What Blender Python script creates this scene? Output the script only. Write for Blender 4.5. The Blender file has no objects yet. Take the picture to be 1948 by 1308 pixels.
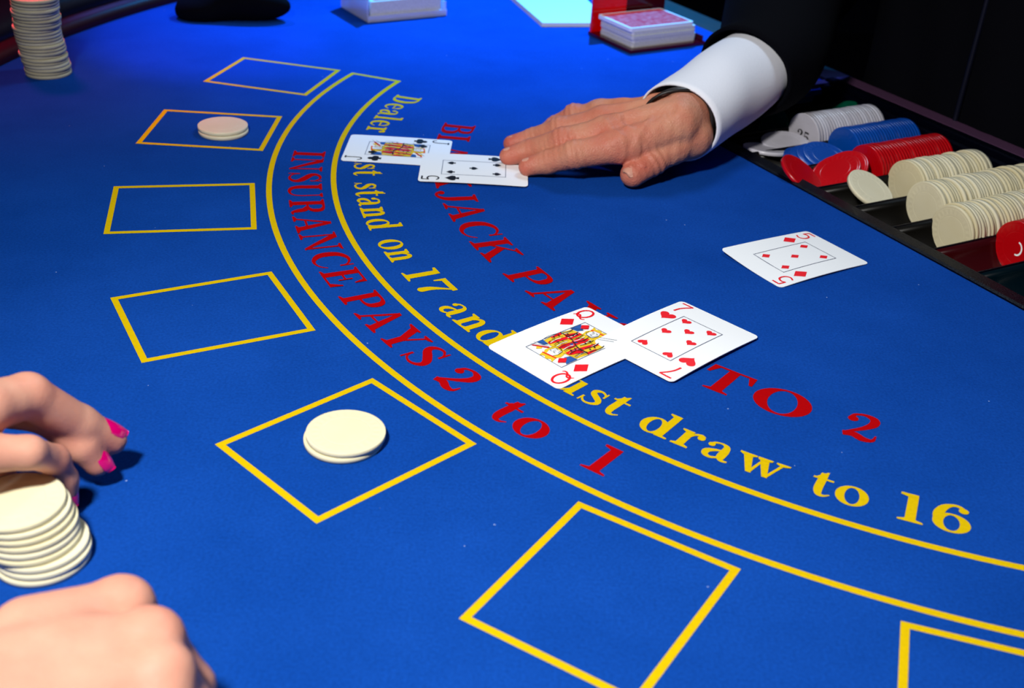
import bpy, bmesh, math, random
import numpy as np
from mathutils import Vector, Matrix
from mathutils.geometry import tessellate_polygon
random.seed(7)
PI = math.pi
S = 0.1                     # everything below is measured in decimetres; S turns them into metres
ZT = 7.6                    # height of the felt above the floor (dm)
sc = bpy.context.scene
C = sc.collection

# ------------------------------------------------------------------ camera
F_PX, PITCH, ROLL, CAM_H = 2305.36, 0.511769, 0.0623927, 3.653911
_fw = np.array([0, math.cos(PITCH), -math.sin(PITCH)])
_up0 = np.array([0, math.sin(PITCH), math.cos(PITCH)])
_rt0 = np.array([1.0, 0, 0])
_rt = _rt0*math.cos(ROLL) + _up0*math.sin(ROLL)
_up = -_rt0*math.sin(ROLL) + _up0*math.cos(ROLL)
cam = bpy.data.cameras.new('camera'); camo = bpy.data.objects.new('camera', cam); C.objects.link(camo)
M = Matrix.Identity(4)
for i in range(3):
    M[i][0], M[i][1], M[i][2] = _rt[i], _up[i], -_fw[i]
M[0][3], M[1][3], M[2][3] = 0, 0, (CAM_H+ZT)*S
camo.matrix_world = M
cam.sensor_width = 36; cam.lens = F_PX/1948*36; cam.clip_start = .01; cam.clip_end = 50
cam.dof.use_dof = True; cam.dof.focus_distance = .80; cam.dof.aperture_fstop = 11
sc.camera = camo

# ------------------------------------------------------------------ world and lights
w = bpy.data.worlds.new('world'); sc.world = w; w.use_nodes = True
w.node_tree.nodes['Background'].inputs[0].default_value = (.25, .35, .7, 1)
w.node_tree.nodes['Background'].inputs[1].default_value = .05
sc.view_settings.view_transform = 'Standard'; sc.view_settings.look = 'None'
sc.view_settings.exposure = 0; sc.view_settings.gamma = 1; sc.view_settings.use_curve_mapping = False

def aim(o, loc, to):
    o.location = Vector((loc[0], loc[1], loc[2]+ZT))*S
    d = Vector(to)-Vector(loc); o.rotation_euler = d.to_track_quat('-Z', 'Y').to_euler()
def area(name, loc, to, size, power, col):
    l = bpy.data.lights.new(name, 'AREA'); l.shape = 'DISK'; l.size = size*S; l.energy = power; l.color = col
    o = bpy.data.objects.new(name, l); C.objects.link(o); aim(o, loc, to); return o
def spot(name, loc, to, ang, blend, power, col, rad=.3):
    l = bpy.data.lights.new(name, 'SPOT'); l.spot_size = math.radians(ang); l.spot_blend = blend
    l.energy = power; l.color = col; l.shadow_soft_size = rad*S
    o = bpy.data.objects.new(name, l); C.objects.link(o); aim(o, loc, to); return o
spot('key_lamp', (-2.4, 1.0, 7.2), (1.6, 6.0, 0), 104, 1.0, 51, (1, .97, .92), .45)
area('table_lamp', (3.5, 14.5, 10), (1, 9, 0), 2.6, 4.6, (.66, .82, 1))
spot('blue_stage_lamp', (1, 22, 12), (-.3, 15.4, 0), 38, 1.0, 350, (.0, .34, 1))
spot('violet_stage_lamp', (-7, 20, 10), (-3.55, 12.9, 0), 12, .3, 80, (.16, .20, 1))
spot('red_stage_lamp', (-7.5, 13.5, 11), (-4.4, 10.9, 0), 17, 1.0, 120, (1, .02, .10), 1.5)
spot('tray_stage_lamp', (7.5, 17, 7), (3.3, 10.9, 0), 24, .8, 50, (.10, .2, 1))

# ------------------------------------------------------------------ materials
def mat(name, col, rough=.6, spec=.5, metal=0, noise=None, bump=None, coat=0, sheen=0, trans=0, sss=0, ior=1.45):
    """noise=(scale, other colour, amount)   bump=(scale, strength)"""
    m = bpy.data.materials.new(name); m.use_nodes = True
    n, l = m.node_tree.nodes, m.node_tree.links
    b = n['Principled BSDF']
    b.inputs['Base Color'].default_value = (*col, 1); b.inputs['Roughness'].default_value = rough
    b.inputs['Specular IOR Level'].default_value = spec; b.inputs['Metallic'].default_value = metal
    b.inputs['Coat Weight'].default_value = coat; b.inputs['Sheen Weight'].default_value = sheen
    b.inputs['Transmission Weight'].default_value = trans; b.inputs['IOR'].default_value = ior
    if sss:
        b.inputs['Subsurface Weight'].default_value = sss
        b.inputs['Subsurface Radius'].default_value = (.004, .0015, .0008); b.inputs['Subsurface Scale'].default_value = 1
    tc = n.new('ShaderNodeTexCoord')
    if noise:
        t = n.new('ShaderNodeTexNoise'); t.inputs['Scale'].default_value = noise[0]; t.inputs['Detail'].default_value = 6
        l.new(tc.outputs['Object'], t.inputs['Vector'])
        r = n.new('ShaderNodeValToRGB'); r.color_ramp.elements[0].position = .35; r.color_ramp.elements[1].position = .68
        r.color_ramp.elements[0].color = (*col, 1)
        r.color_ramp.elements[1].color = (*[a*(1-noise[2])+c*noise[2] for a, c in zip(col, noise[1])], 1)
        l.new(t.outputs['Fac'], r.inputs['Fac']); l.new(r.outputs['Color'], b.inputs['Base Color'])
    if bump:
        t = n.new('ShaderNodeTexNoise'); t.inputs['Scale'].default_value = bump[0]; t.inputs['Detail'].default_value = 8
        l.new(tc.outputs['Object'], t.inputs['Vector'])
        bp = n.new('ShaderNodeBump'); bp.inputs['Strength'].default_value = bump[1]; bp.inputs['Distance'].default_value = .0006
        l.new(t.outputs['Fac'], bp.inputs['Height']); l.new(bp.outputs['Normal'], b.inputs['Normal'])
    return m

def felt_material():
    m = mat('blue_felt', (.0, .05, .31), .95, .03)
    n, l = m.node_tree.nodes, m.node_tree.links; b = n['Principled BSDF']; tc = n['Texture Coordinate']
    def ns(s, d=6, r=.6):
        t = n.new('ShaderNodeTexNoise'); t.inputs['Scale'].default_value = s; t.inputs['Detail'].default_value = d
        t.inputs['Roughness'].default_value = r; l.new(tc.outputs['Object'], t.inputs['Vector']); return t
    big, mid, fine = ns(7, 5, .7), ns(600, 3, .6), ns(1400, 3, .8)
    def ramp(src, a, b_, p0, p1):
        r = n.new('ShaderNodeValToRGB'); r.color_ramp.elements[0].position = p0; r.color_ramp.elements[1].position = p1
        r.color_ramp.elements[0].color = (*a, 1); r.color_ramp.elements[1].color = (*b_, 1); l.new(src.outputs['Fac'], r.inputs['Fac']); return r
    def mix(kind, f, a, c):
        x = n.new('ShaderNodeMix'); x.data_type = 'RGBA'; x.blend_type = kind
        if isinstance(f, float): x.inputs[0].default_value = f
        else: l.new(f, x.inputs[0])
        l.new(a, x.inputs[6]); 
        if isinstance(c, tuple): x.inputs[7].default_value = (*c, 1)
        else: l.new(c, x.inputs[7])
        return x.outputs[2]
    base = ramp(big, (.003, .045, .275), (.005, .058, .34), .35, .7).outputs['Color']
    g = ramp(mid, (.84, .84, .84), (1.16, 1.16, 1.16), .3, .7).outputs['Color']
    c = mix('MULTIPLY', 1.0, base, g)
    # lint: tiny scattered pale specks
    v = n.new('ShaderNodeTexVoronoi'); v.inputs['Scale'].default_value = 70; l.new(tc.outputs['Object'], v.inputs['Vector'])
    lt = n.new('ShaderNodeMath'); lt.operation = 'LESS_THAN'; lt.inputs[1].default_value = .035; l.new(v.outputs['Distance'], lt.inputs[0])
    vc = n.new('ShaderNodeSeparateColor'); l.new(v.outputs['Color'], vc.inputs[0])
    gt = n.new('ShaderNodeMath'); gt.operation = 'GREATER_THAN'; gt.inputs[1].default_value = .86; l.new(vc.outputs[0], gt.inputs[0])
    mu = n.new('ShaderNodeMath'); mu.operation = 'MULTIPLY'; l.new(lt.outputs[0], mu.inputs[0]); l.new(gt.outputs[0], mu.inputs[1])
    m2 = n.new('ShaderNodeMath'); m2.operation = 'MULTIPLY'; m2.inputs[1].default_value = .45; l.new(mu.outputs[0], m2.inputs[0])
    c = mix('MIX', m2.outputs[0], c, (.45, .6, .9))
    l.new(c, b.inputs['Base Color'])
    bp = n.new('ShaderNodeBump'); bp.inputs['Strength'].default_value = .3; bp.inputs['Distance'].default_value = .0003
    l.new(fine.outputs['Fac'], bp.inputs['Height']); l.new(bp.outputs['Normal'], b.inputs['Normal'])
    return m

def chip_material(name, col, other, rough=.45, coat=0, trans=0, amount=.6, spec=.5):
    """clay or plastic chip: slight shade from chip to chip and a ring of moulded marks as relief"""
    m = mat(name, col, rough, spec, coat=coat, trans=trans)
    n, l = m.node_tree.nodes, m.node_tree.links; b = n['Principled BSDF']; tc = n['Texture Coordinate']
    oi = n.new('ShaderNodeObjectInfo'); t = n.new('ShaderNodeTexNoise'); t.inputs['Scale'].default_value = 60; t.inputs['Detail'].default_value = 5
    l.new(tc.outputs['Object'], t.inputs['Vector'])
    ad = n.new('ShaderNodeMath'); ad.operation = 'MULTIPLY_ADD'; ad.inputs[1].default_value = .45
    l.new(t.outputs['Fac'], ad.inputs[0]); 
    ml = n.new('ShaderNodeMath'); ml.operation = 'MULTIPLY'; ml.inputs[1].default_value = .75; l.new(oi.outputs['Random'], ml.inputs[0]); l.new(ml.outputs[0], ad.inputs[2])
    r = n.new('ShaderNodeValToRGB'); r.color_ramp.elements[0].position = .15; r.color_ramp.elements[1].position = 1
    r.color_ramp.elements[0].color = (*col, 1); r.color_ramp.elements[1].color = (*[a*(1-amount)+c*amount for a, c in zip(col, other)], 1)
    l.new(ad.outputs[0], r.inputs['Fac']); l.new(r.outputs['Color'], b.inputs['Base Color'])
    # moulded marks: sin(20 theta) inside the outer ring
    sp = n.new('ShaderNodeSeparateXYZ'); l.new(tc.outputs['Object'], sp.inputs[0])
    at = n.new('ShaderNodeMath'); at.operation = 'ARCTAN2'; l.new(sp.outputs[1], at.inputs[0]); l.new(sp.outputs[0], at.inputs[1])
    mm = n.new('ShaderNodeMath'); mm.operation = 'MULTIPLY'; mm.inputs[1].default_value = 24; l.new(at.outputs[0], mm.inputs[0])
    si = n.new('ShaderNodeMath'); si.operation = 'SINE'; l.new(mm.outputs[0], si.inputs[0])
    xy = n.new('ShaderNodeCombineXYZ'); l.new(sp.outputs[0], xy.inputs[0]); l.new(sp.outputs[1], xy.inputs[1])
    ln = n.new('ShaderNodeVectorMath'); ln.operation = 'LENGTH'; l.new(xy.outputs[0], ln.inputs[0])
    mr = n.new('ShaderNodeMath'); mr.operation = 'COMPARE'; mr.inputs[1].default_value = .0163; mr.inputs[2].default_value = .0017; l.new(ln.outputs['Value'], mr.inputs[0])
    pr = n.new('ShaderNodeMath'); pr.operation = 'MULTIPLY'; l.new(si.outputs[0], pr.inputs[0]); l.new(mr.outputs[0], pr.inputs[1])
    bp = n.new('ShaderNodeBump'); bp.inputs['Strength'].default_value = .25; bp.inputs['Distance'].default_value = .0002
    l.new(pr.outputs[0], bp.inputs['Height']); l.new(bp.outputs['Normal'], b.inputs['Normal'])
    return m

MT = {}
MT['felt'] = felt_material()
MT['yellow'] = mat('yellow_print', (.66, .45, .0), .85, .08, noise=(500, (.54, .38, .0), .6))
MT['red'] = mat('red_print', (.40, .0, .001), .85, .05, noise=(500, (.34, .0, .002), .6))
MT['leather'] = mat('rail_leather', (.004, .004, .012), .33, .5, bump=(260, .3))
MT['burgundy'] = mat('rail_burgundy', (.02, .002, .007), .45, .3, bump=(260, .3))
MT['wood'] = mat('dark_wood', (.02, .012, .01), .4, .5, noise=(20, (.05, .02, .01), .6))
MT['card'] = mat('card_stock', (.90, .93, .96), .32, .4)
MT['card_edge'] = mat('card_edges', (.70, .70, .68), .6, .3, noise=(900, (.45, .45, .45), .6))
MT['card_red'] = mat('card_red_ink', (.80, .004, .012), .4, .3)
MT['card_black'] = mat('card_black_ink', (.012, .012, .014), .4, .3)
MT['card_line'] = mat('card_line_ink', (.06, .08, .16), .4, .3)
MT['card_yellow'] = mat('card_yellow_ink', (.80, .55, .02), .4, .3)
MT['card_blue'] = mat('card_blue_ink', (.02, .10, .38), .4, .3)
MT['card_skin'] = mat('card_face_ink', (.82, .84, .86), .4, .3)
MT['card_back'] = mat('red_card_back', (.75, .01, .03), .35, .4, noise=(200, (.9, .25, .25), .7))
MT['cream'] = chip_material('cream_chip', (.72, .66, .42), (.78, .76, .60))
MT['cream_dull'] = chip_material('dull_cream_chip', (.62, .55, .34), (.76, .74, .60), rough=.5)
MT['pearl'] = chip_material('pearl_chip', (.40, .38, .42), (.72, .72, .82), .3, coat=.2)
MT['bluechip'] = chip_material('blue_chip', (.0, .045, .30), (.0, .07, .4), .3, coat=.1)
MT['redchip'] = chip_material('red_chip', (.42, .0, .003), (.52, .0, .004), .3, coat=.1)
MT['greenchip'] = chip_material('green_chip', (.0, .12, .06), (.0, .2, .12), .12, coat=.6)
MT['tray'] = mat('black_tray_plastic', (.0006, .0008, .004), .3, .12, bump=(900, .9))
MT['tray_in'] = mat('tray_channel_plastic', (.0025, .0022, .0015), .35, .18)
MT['maroon'] = mat('maroon_tray_channel', (.03, .001, .002), .18, .5)
MT['teal'] = mat('teal_tray_channel', (.0, .004, .007), .2, .4)
MT['purple'] = mat('tray_rim_plum', (.09, .04, .09), .35, .5, bump=(900, .8))
MT['suit'] = mat('black_suit_wool', (.0016, .0018, .0035), .9, .06, bump=(700, .5))
MT['satin'] = mat('black_satin', (.004, .005, .014), .4, .3)
MT['shirt'] = mat('white_shirt_cotton', (.80, .82, .90), .8, .2, bump=(500, .3))
MT['acrylic'] = mat('clear_acrylic', (.82, .84, 1), .12, .5, trans=.55, ior=1.3)
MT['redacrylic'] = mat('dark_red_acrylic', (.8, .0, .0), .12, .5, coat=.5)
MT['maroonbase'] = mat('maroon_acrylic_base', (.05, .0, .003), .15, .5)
MT['paper'] = mat('white_paper', (.85, .87, .86), .6, .3)
MT['pink'] = mat('hot_pink_polish', (.75, .0, .16), .12, .6, coat=1)
MT['nail'] = mat('bare_nail', (.60, .30, .22), .3, .5)
MT['watch'] = mat('dark_watch_strap', (.015, .012, .012), .4, .5)
MT['carpet'] = mat('dark_carpet', (.006, .006, .012), .95, .1, noise=(30, (.02, .01, .02), .5))
MT['wall'] = mat('dark_wall_paint', (.006, .007, .016), .9, .1, noise=(4, (.01, .01, .03), .5))

def skin_material(name, base, red, bumpy):
    m = mat(name, base, .50, .35, sss=.10)
    n, l = m.node_tree.nodes, m.node_tree.links; b = n['Principled BSDF']; tc = n['Texture Coordinate']
    at = n.new('ShaderNodeAttribute'); at.attribute_name = 'flush'
    t = n.new('ShaderNodeTexNoise'); t.inputs['Scale'].default_value = 55; t.inputs['Detail'].default_value = 6; l.new(tc.outputs['Object'], t.inputs['Vector'])
    a = n.new('ShaderNodeMath'); a.operation = 'MULTIPLY_ADD'; a.inputs[1].default_value = 1.3; a.inputs[2].default_value = -.5; l.new(t.outputs['Fac'], a.inputs[0])
    s = n.new('ShaderNodeMath'); s.operation = 'ADD'; s.use_clamp = True; l.new(a.outputs[0], s.inputs[0]); l.new(at.outputs['Fac'], s.inputs[1])
    x = n.new('ShaderNodeMix'); x.data_type = 'RGBA'; l.new(s.outputs[0], x.inputs[0])
    x.inputs[6].default_value = (*base, 1); x.inputs[7].default_value = (*red, 1); l.new(x.outputs[2], b.inputs['Base Color'])
    v = n.new('ShaderNodeTexVoronoi'); v.feature = 'DISTANCE_TO_EDGE'; v.inputs['Scale'].default_value = 420; l.new(tc.outputs['Object'], v.inputs['Vector'])
    wv = n.new('ShaderNodeTexNoise'); wv.inputs['Scale'].default_value = 160; wv.inputs['Detail'].default_value = 6; l.new(tc.outputs['Object'], wv.inputs['Vector'])
    ad = n.new('ShaderNodeMath'); ad.operation = 'MULTIPLY_ADD'; ad.inputs[1].default_value = .5; l.new(v.outputs['Distance'], ad.inputs[0]); l.new(wv.outputs['Fac'], ad.inputs[2])
    bp = n.new('ShaderNodeBump'); bp.inputs['Strength'].default_value = bumpy; bp.inputs['Distance'].default_value = .0009
    l.new(ad.outputs[0], bp.inputs['Height']); l.new(bp.outputs['Normal'], b.inputs['Normal'])
    return m
MT['man_skin'] = skin_material('weathered_skin', (.56, .25, .155), (.50, .11, .075), .9)
MT['woman_skin'] = skin_material('fair_skin', (.64, .33, .235), (.60, .21, .145), .18)

# ------------------------------------------------------------------ object helpers (dm in, metres out)
def mesh(name, verts, faces, smooth=False):
    me = bpy.data.meshes.new(name)
    me.from_pydata([tuple(float(c)*S for c in v) for v in verts], [], faces)
    if smooth: me.polygons.foreach_set('use_smooth', [True]*len(me.polygons))
    me.update(); return me
def link(name, me, m, parent=None, loc=None):
    if m is not None and not me.materials: me.materials.append(MT[m] if isinstance(m, str) else m)
    o = bpy.data.objects.new(name, me); C.objects.link(o)
    if parent: o.parent = parent
    if loc is not None: o.location = Vector(loc)*S
    elif parent is None: o.location = (0, 0, ZT*S)
    return o
def top(o, label, cat, group=None):
    o['label'] = label; o['category'] = cat
    if group: o['group'] = group
    return o
def empty(name, loc, label, cat, rz=0, group=None):
    o = bpy.data.objects.new(name, None); C.objects.link(o); o.empty_display_size = .02
    o.location = Vector((loc[0], loc[1], loc[2]+ZT))*S; o.rotation_euler = (0, 0, rz)
    return top(o, label, cat, group)
def box(x0, x1, y0, y1, z0, z1, bev=0):
    bm = bmesh.new(); bmesh.ops.create_cube(bm, size=1)
    for v in bm.verts: v.co = Vector((x0+(v.co.x+.5)*(x1-x0), y0+(v.co.y+.5)*(y1-y0), z0+(v.co.z+.5)*(z1-z0)))
    if bev: bmesh.ops.bevel(bm, geom=bm.edges[:], offset=bev, segments=2, affect='EDGES', profile=.5)
    vs = [tuple(v.co) for v in bm.verts]; fs = [[v.index for v in f.verts] for f in bm.faces]; bm.free(); return vs, fs
def merge(*parts):
    V, Fc = [], []
    for v, f in parts:
        o = len(V); V += list(v); Fc += [[i+o for i in q] for q in f]
    return V, Fc
def tube(rings, close_ends=True):
    """rings: list of lists of points"""
    n = len(rings[0]); V = [p for r in rings for p in r]; Fc = []
    for i in range(len(rings)-1):
        for j in range(n): Fc.append([i*n+j, i*n+(j+1) % n, (i+1)*n+(j+1) % n, (i+1)*n+j])
    if close_ends: Fc += [list(range(n))[::-1], list(range((len(rings)-1)*n, len(rings)*n))]
    return V, Fc
def prism(poly, z0, z1):
    n = len(poly); tri = tessellate_polygon([[Vector((p[0], p[1], 0)) for p in poly]])
    V = [(p[0], p[1], z1) for p in poly]+[(p[0], p[1], z0) for p in poly]
    Fc = []
    for t in tri:
        a, b, c = t
        ar = (poly[b][0]-poly[a][0])*(poly[c][1]-poly[a][1])-(poly[b][1]-poly[a][1])*(poly[c][0]-poly[a][0])
        if ar < 0: a, c = c, a
        Fc += [[a, b, c], [c+n, b+n, a+n]]
    for i in range(n): Fc.append([i, i+n, (i+1) % n+n, (i+1) % n])
    return V, Fc
def at(u, v, z=0):
    """where the sight line of a measured photo point meets height z above the felt"""
    d = ((u-974)/F_PX)*_rt-((v-654)/F_PX)*_up+_fw
    t = (z-CAM_H)/d[2]
    return np.array([t*d[0], t*d[1], z])
def smooth_line(pts, n=8):
    """Catmull-Rom through points of any dimension"""
    P = [np.array(p, float) for p in pts]; P = [2*P[0]-P[1]]+P+[2*P[-1]-P[-2]]; out = []
    for i in range(1, len(P)-2):
        a, b, c, d = P[i-1:i+3]
        for k in range(n):
            t = k/n; out.append(.5*((2*b)+(c-a)*t+(2*a-5*b+4*c-d)*t*t+(3*b-a-3*c+d)*t**3))
    out.append(P[-2]); return out

# ------------------------------------------------------------------ room shell
def struct(name, V, F, m):
    o = link(name, mesh(name, V, F), m); o['kind'] = 'structure'; return o
struct('floor', *box(-25, 30, -15, 45, -ZT-.3, -ZT), 'carpet')
struct('wall_back', *box(-25, 30, 45, 46, -ZT, 22), 'wall')
struct('wall_left', *box(-26, -25, -15, 46, -ZT, 22), 'wall')
struct('wall_right', *box(30, 31, -15, 46, -ZT, 22), 'wall')

# ------------------------------------------------------------------ the table
E_ = np.array([.506, -.8625]); N_ = np.array([.8625, .506]); O_ = np.array([2.60, 9.05])   # along the tray, away from the players
PIT = .43                                                                                    # channel spacing of the tray
def tr(k, s): return O_+E_*PIT*k+N_*s
CEN = np.array([3.840427, 9.872128])
R_FELT = 9.05
K0, K1, S0, S1 = -5.95, 7.2, -.085, 2.2
def ang(p): return math.atan2(p[1]-CEN[1], p[0]-CEN[0])
s_back = 2.21
half = math.sqrt(R_FELT**2-(s_back-np.dot(CEN-O_, N_))**2)
kc = np.dot(CEN-O_, E_)
pA = O_+N_*s_back+E_*(kc+half); pB = O_+N_*s_back+E_*(kc-half)
a0, a1 = ang(pB), ang(pA)
if a1 < a0: a1 += 2*PI
def outline(r, inset=0):
    return [tuple(CEN+r*np.array([math.cos(a0+(a1-a0)*i/120), math.sin(a0+(a1-a0)*i/120)])) for i in range(121)]
cut = [tuple(tr(K1, s_back)), tuple(tr(K1, S0)), tuple(tr(K0, S0)), tuple(tr(K0, s_back))]
felt_poly = outline(R_FELT)+cut
table = empty('blackjack_table', (3.84, 9.87, -ZT), 'blue felt blackjack table with yellow betting boxes and curved yellow and red lettering', 'table')
def tpart(name, V, F, m, smooth=False):
    V = [(v[0]-3.84, v[1]-9.87, v[2]+ZT) for v in V]
    return link(name, mesh(name, V, F, smooth), m, table)
for ka, kb in ((-14.5, K0-.35), (K1+.05, 20)):
    e_ = tube([[(*tr(k, sv), z) for sv, z in ((2.21, -.5), (2.21, .0), (2.24, .02), (2.55, .02), (2.6, -.02), (2.6, -.5))] for k in (ka, kb)])
    tpart('dealer_side_edge', *e_, 'wood')
felt = tpart('felt', *prism(felt_poly, -.06, 0), 'felt')
board = tpart('tabletop', *prism(outline(R_FELT+.9)+[tuple(tr(K1, s_back+.02)), tuple(tr(K1, S0-.02)), tuple(tr(K0, S0-.02)), tuple(tr(K0, s_back+.02))], -.5, -.062), 'wood')
# padded armrest swept round the curved side: burgundy skirt inside, dark leather roll on top
def sweep(profile, name, m):
    rings = []
    for i in range(121):
        a = a0+(a1-a0)*i/120; rings.append([(CEN[0]+(R_FELT+x)*math.cos(a), CEN[1]+(R_FELT+x)*math.sin(a), z) for x, z in profile])
    return tpart(name, *tube(rings), m, True)
sweep([(-.02, -.055), (.0, .08), (.06, .12), (.20, .13), (.34, -.055)], 'rail_skirt', 'burgundy')
sweep([(.62+.45*math.cos(t), .13+.25*math.sin(t)) for t in [2*PI*j/20 for j in range(20)]], 'armrest', 'leather')
# pedestal
ped = tube([[(3.0+r*math.cos(t), 8.2+r*math.sin(t), z) for t in [2*PI*j/32 for j in range(32)]] for r, z in ((2.6, -ZT), (2.6, -ZT+.3), (1.1, -ZT+.8), (.9, -3), (1.6, -1.0), (2.2, -.55))])
tpart('pedestal', *ped, 'wood', True)

# printed yellow frames
Z_PR = .0012
def polyline_band(pts, wd, closed=False):
    """flat band with mitred corners"""
    P = [np.array(p, float)[:2] for p in pts]; n = len(P); L, R_ = [], []
    for i in range(n):
        a = P[(i-1) % n] if (closed or i > 0) else 2*P[0]-P[1]
        c = P[(i+1) % n] if (closed or i < n-1) else 2*P[-1]-P[-2]
        d1 = (P[i]-a)/np.linalg.norm(P[i]-a); d2 = (c-P[i])/np.linalg.norm(c-P[i])
        n1 = np.array([-d1[1], d1[0]]); n2 = np.array([-d2[1], d2[0]]); m_ = n1+n2; m_ /= np.linalg.norm(m_)
        k = wd/2/max(.2, np.dot(m_, n1)); L.append(P[i]+m_*k); R_.append(P[i]-m_*k)
    V = [(*p, Z_PR) for p in L]+[(*p, Z_PR) for p in R_]; Fc = []
    for i in range(n if closed else n-1):
        j = (i+1) % n; Fc.append([i+n, j+n, j, i])
    return V, Fc
BL, BW = 1.0554, .8822
LW = .040
poses = [(-2.4945, 11.5572, -12.41), (-2.703, 9.9467, .73), (-2.4987, 8.2597, 13.11), (-1.89, 6.649, 29.13), (-.8388, 5.3122, 46.37), (.4917, 4.2561, 59.28)]
r6 = 6.541; a6 = math.radians(-105.4)
poses.append((CEN[0]+r6*math.cos(a6), CEN[1]+r6*math.sin(a6), 74.4))
for X, Y, t in poses:
    t = math.radians(t); c_, s_ = math.cos(t), math.sin(t)
    q = [(X+c_*x-s_*y, Y+s_*x+c_*y) for x, y in ((-BL/2+LW/2, -BW/2+LW/2), (BL/2-LW/2, -BW/2+LW/2), (BL/2-LW/2, BW/2-LW/2), (-BL/2+LW/2, BW/2-LW/2))]
    tpart('betting_box', *polyline_band(q, LW, True), 'yellow')
R1, R2 = 5.909, 5.4098
aa, ab = math.radians(161.05), math.radians(161.05+150)
arcs = [(CEN[0]+R1*math.cos(aa+(ab-aa)*i/160), CEN[1]+R1*math.sin(aa+(ab-aa)*i/160)) for i in range(161)]
arcs += [(CEN[0]+R2*math.cos(ab+(aa-ab)*i/160), CEN[1]+R2*math.sin(ab+(aa-ab)*i/160)) for i in range(161)]
tpart('insurance_band_outline', *polyline_band(arcs, LW+.003, True), 'yellow')

# ------------------------------------------------------------------ lettering, drawn as pen strokes of varying width
def ribbon(pts, n=7):
    P = smooth_line(pts, n); L, R_ = [], []
    for i, p in enumerate(P):
        a = P[max(0, i-1)]; b = P[min(len(P)-1, i+1)]; d = b[:2]-a[:2]; d = d/(np.linalg.norm(d)+1e-9); nn = np.array([-d[1], d[0]])
        L.append(tuple(p[:2]+nn*p[2]/2)); R_.append(tuple(p[:2]-nn*p[2]/2))
    return ('r', L, R_)
def poly(*p): return ('p', [tuple(q) for q in p])
def bar(x0, y0, x1, y1): return poly((x0, y0), (x1, y0), (x1, y1), (x0, y1))
def ring(cx, cy, rx, ry, ix, iy, tilt=0, n=32):
    o, i_ = [], []
    for k in range(n):
        t = 2*PI*k/n; o.append((cx+rx*math.cos(t), cy+ry*math.sin(t)))
        x, y = ix*math.cos(t), iy*math.sin(t); i_.append((cx+x*math.cos(tilt)-y*math.sin(tilt), cy+x*math.sin(tilt)+y*math.cos(tilt)))
    return ('r', o+[o[0]], i_+[i_[0]])
def serif(x0, x1, y, up, s0, s1, h=.05, b=.05):
    """slab from x0..x1 at y, bracketed into a stem spanning s0..s1"""
    g = 1 if up else -1
    return poly((x0, y), (x1, y), (x1, y+g*h), (s1, y+g*(h+b)), (s0, y+g*(h+b)), (x0, y+g*h))
def stem(xc, y0, y1, w=.21, l=.12, r=.12, bot=True, topp=True):
    o = [bar(xc-w/2, y0, xc+w/2, y1)]
    if bot: o.append(serif(xc-w/2-l, xc+w/2+r, y0, True, xc-w/2, xc+w/2))
    if topp: o.append(serif(xc-w/2-l, xc+w/2+r, y1, False, xc-w/2, xc+w/2))
    return o
XH = .68
G = {}
G['I'] = (.52, stem(.26, 0, 1))
G['N'] = (1.12, stem(.2, 0, 1, .07, .13, .12, True, False)+[poly((.04, 1), (.36, 1), (.96, .0), (.86, 0), (.14, .94), (.04, .95))]+[bar(.86, 0, .93, 1), serif(.74, 1.08, 1, False, .86, .93)])
G['S'] = (.82, [ribbon([(.66, .70, .03), (.62, .84, .05), (.48, .955, .07), (.30, .93, .10), (.19, .80, .16), (.24, .66, .20), (.42, .53, .22), (.60, .38, .21), (.655, .22, .16), (.55, .08, .10), (.38, .04, .07), (.20, .12, .05), (.13, .30, .03)]), poly((.62, .66), (.69, .66), (.69, 1), (.64, 1)), poly((.09, .0), (.14, .0), (.17, .34), (.10, .34))])
G['U'] = (1.08, [ribbon([(.26, .97, .21), (.26, .6, .21), (.26, .34, .20), (.33, .13, .16), (.54, .04, .09), (.76, .12, .06), (.85, .36, .06), (.85, .7, .06), (.85, .97, .06)]), serif(.04, .48, 1, False, .155, .365), serif(.72, .98, 1, False, .82, .88)])
G['R'] = (1.08, stem(.28, 0, 1)+[ribbon([(.36, .965, .07), (.58, .95, .08), (.74, .87, .16), (.78, .74, .20), (.74, .61, .16), (.58, .52, .08), (.36, .505, .06)]), ribbon([(.52, .50, .12), (.70, .40, .20), (.76, .22, .19), (.84, .05, .10), (.98, .05, .04)])])
G['A'] = (1.06, [poly((.46, 1.02), (.56, 1.02), (.22, 0.04), (.14, .04)), poly((.44, 1.02), (.58, 1.02), (.93, .04), (.70, .04)), bar(.28, .30, .74, .36), serif(.02, .34, 0, True, .13, .22), serif(.60, 1.04, 0, True, .70, .93)])
G['C'] = (.98, [ribbon([(.84, .68, .03), (.78, .85, .05), (.60, .96, .08), (.40, .93, .13), (.22, .76, .20), (.17, .50, .23), (.22, .25, .20), (.40, .07, .12), (.60, .04, .07), (.78, .13, .05), (.88, .30, .035)]), poly((.80, .64), (.87, .64), (.87, 1), (.82, 1))])
G['E'] = (.94, stem(.26, 0, 1, .21, .12, 0)+[bar(.3, .94, .84, 1), bar(.3, 0, .86, .06), bar(.3, .48, .62, .54), poly((.70, .95), (.84, .95), (.84, .68), (.80, .68)), poly((.70, .05), (.86, .05), (.90, .34), (.85, .34)), poly((.58, .32), (.63, .32), (.63, .70), (.58, .70))])
G['P'] = (.94, stem(.28, 0, 1)+[ribbon([(.36, .965, .07), (.60, .95, .08), (.76, .86, .17), (.80, .71, .21), (.76, .56, .17), (.60, .47, .08), (.36, .455, .06)])])
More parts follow.
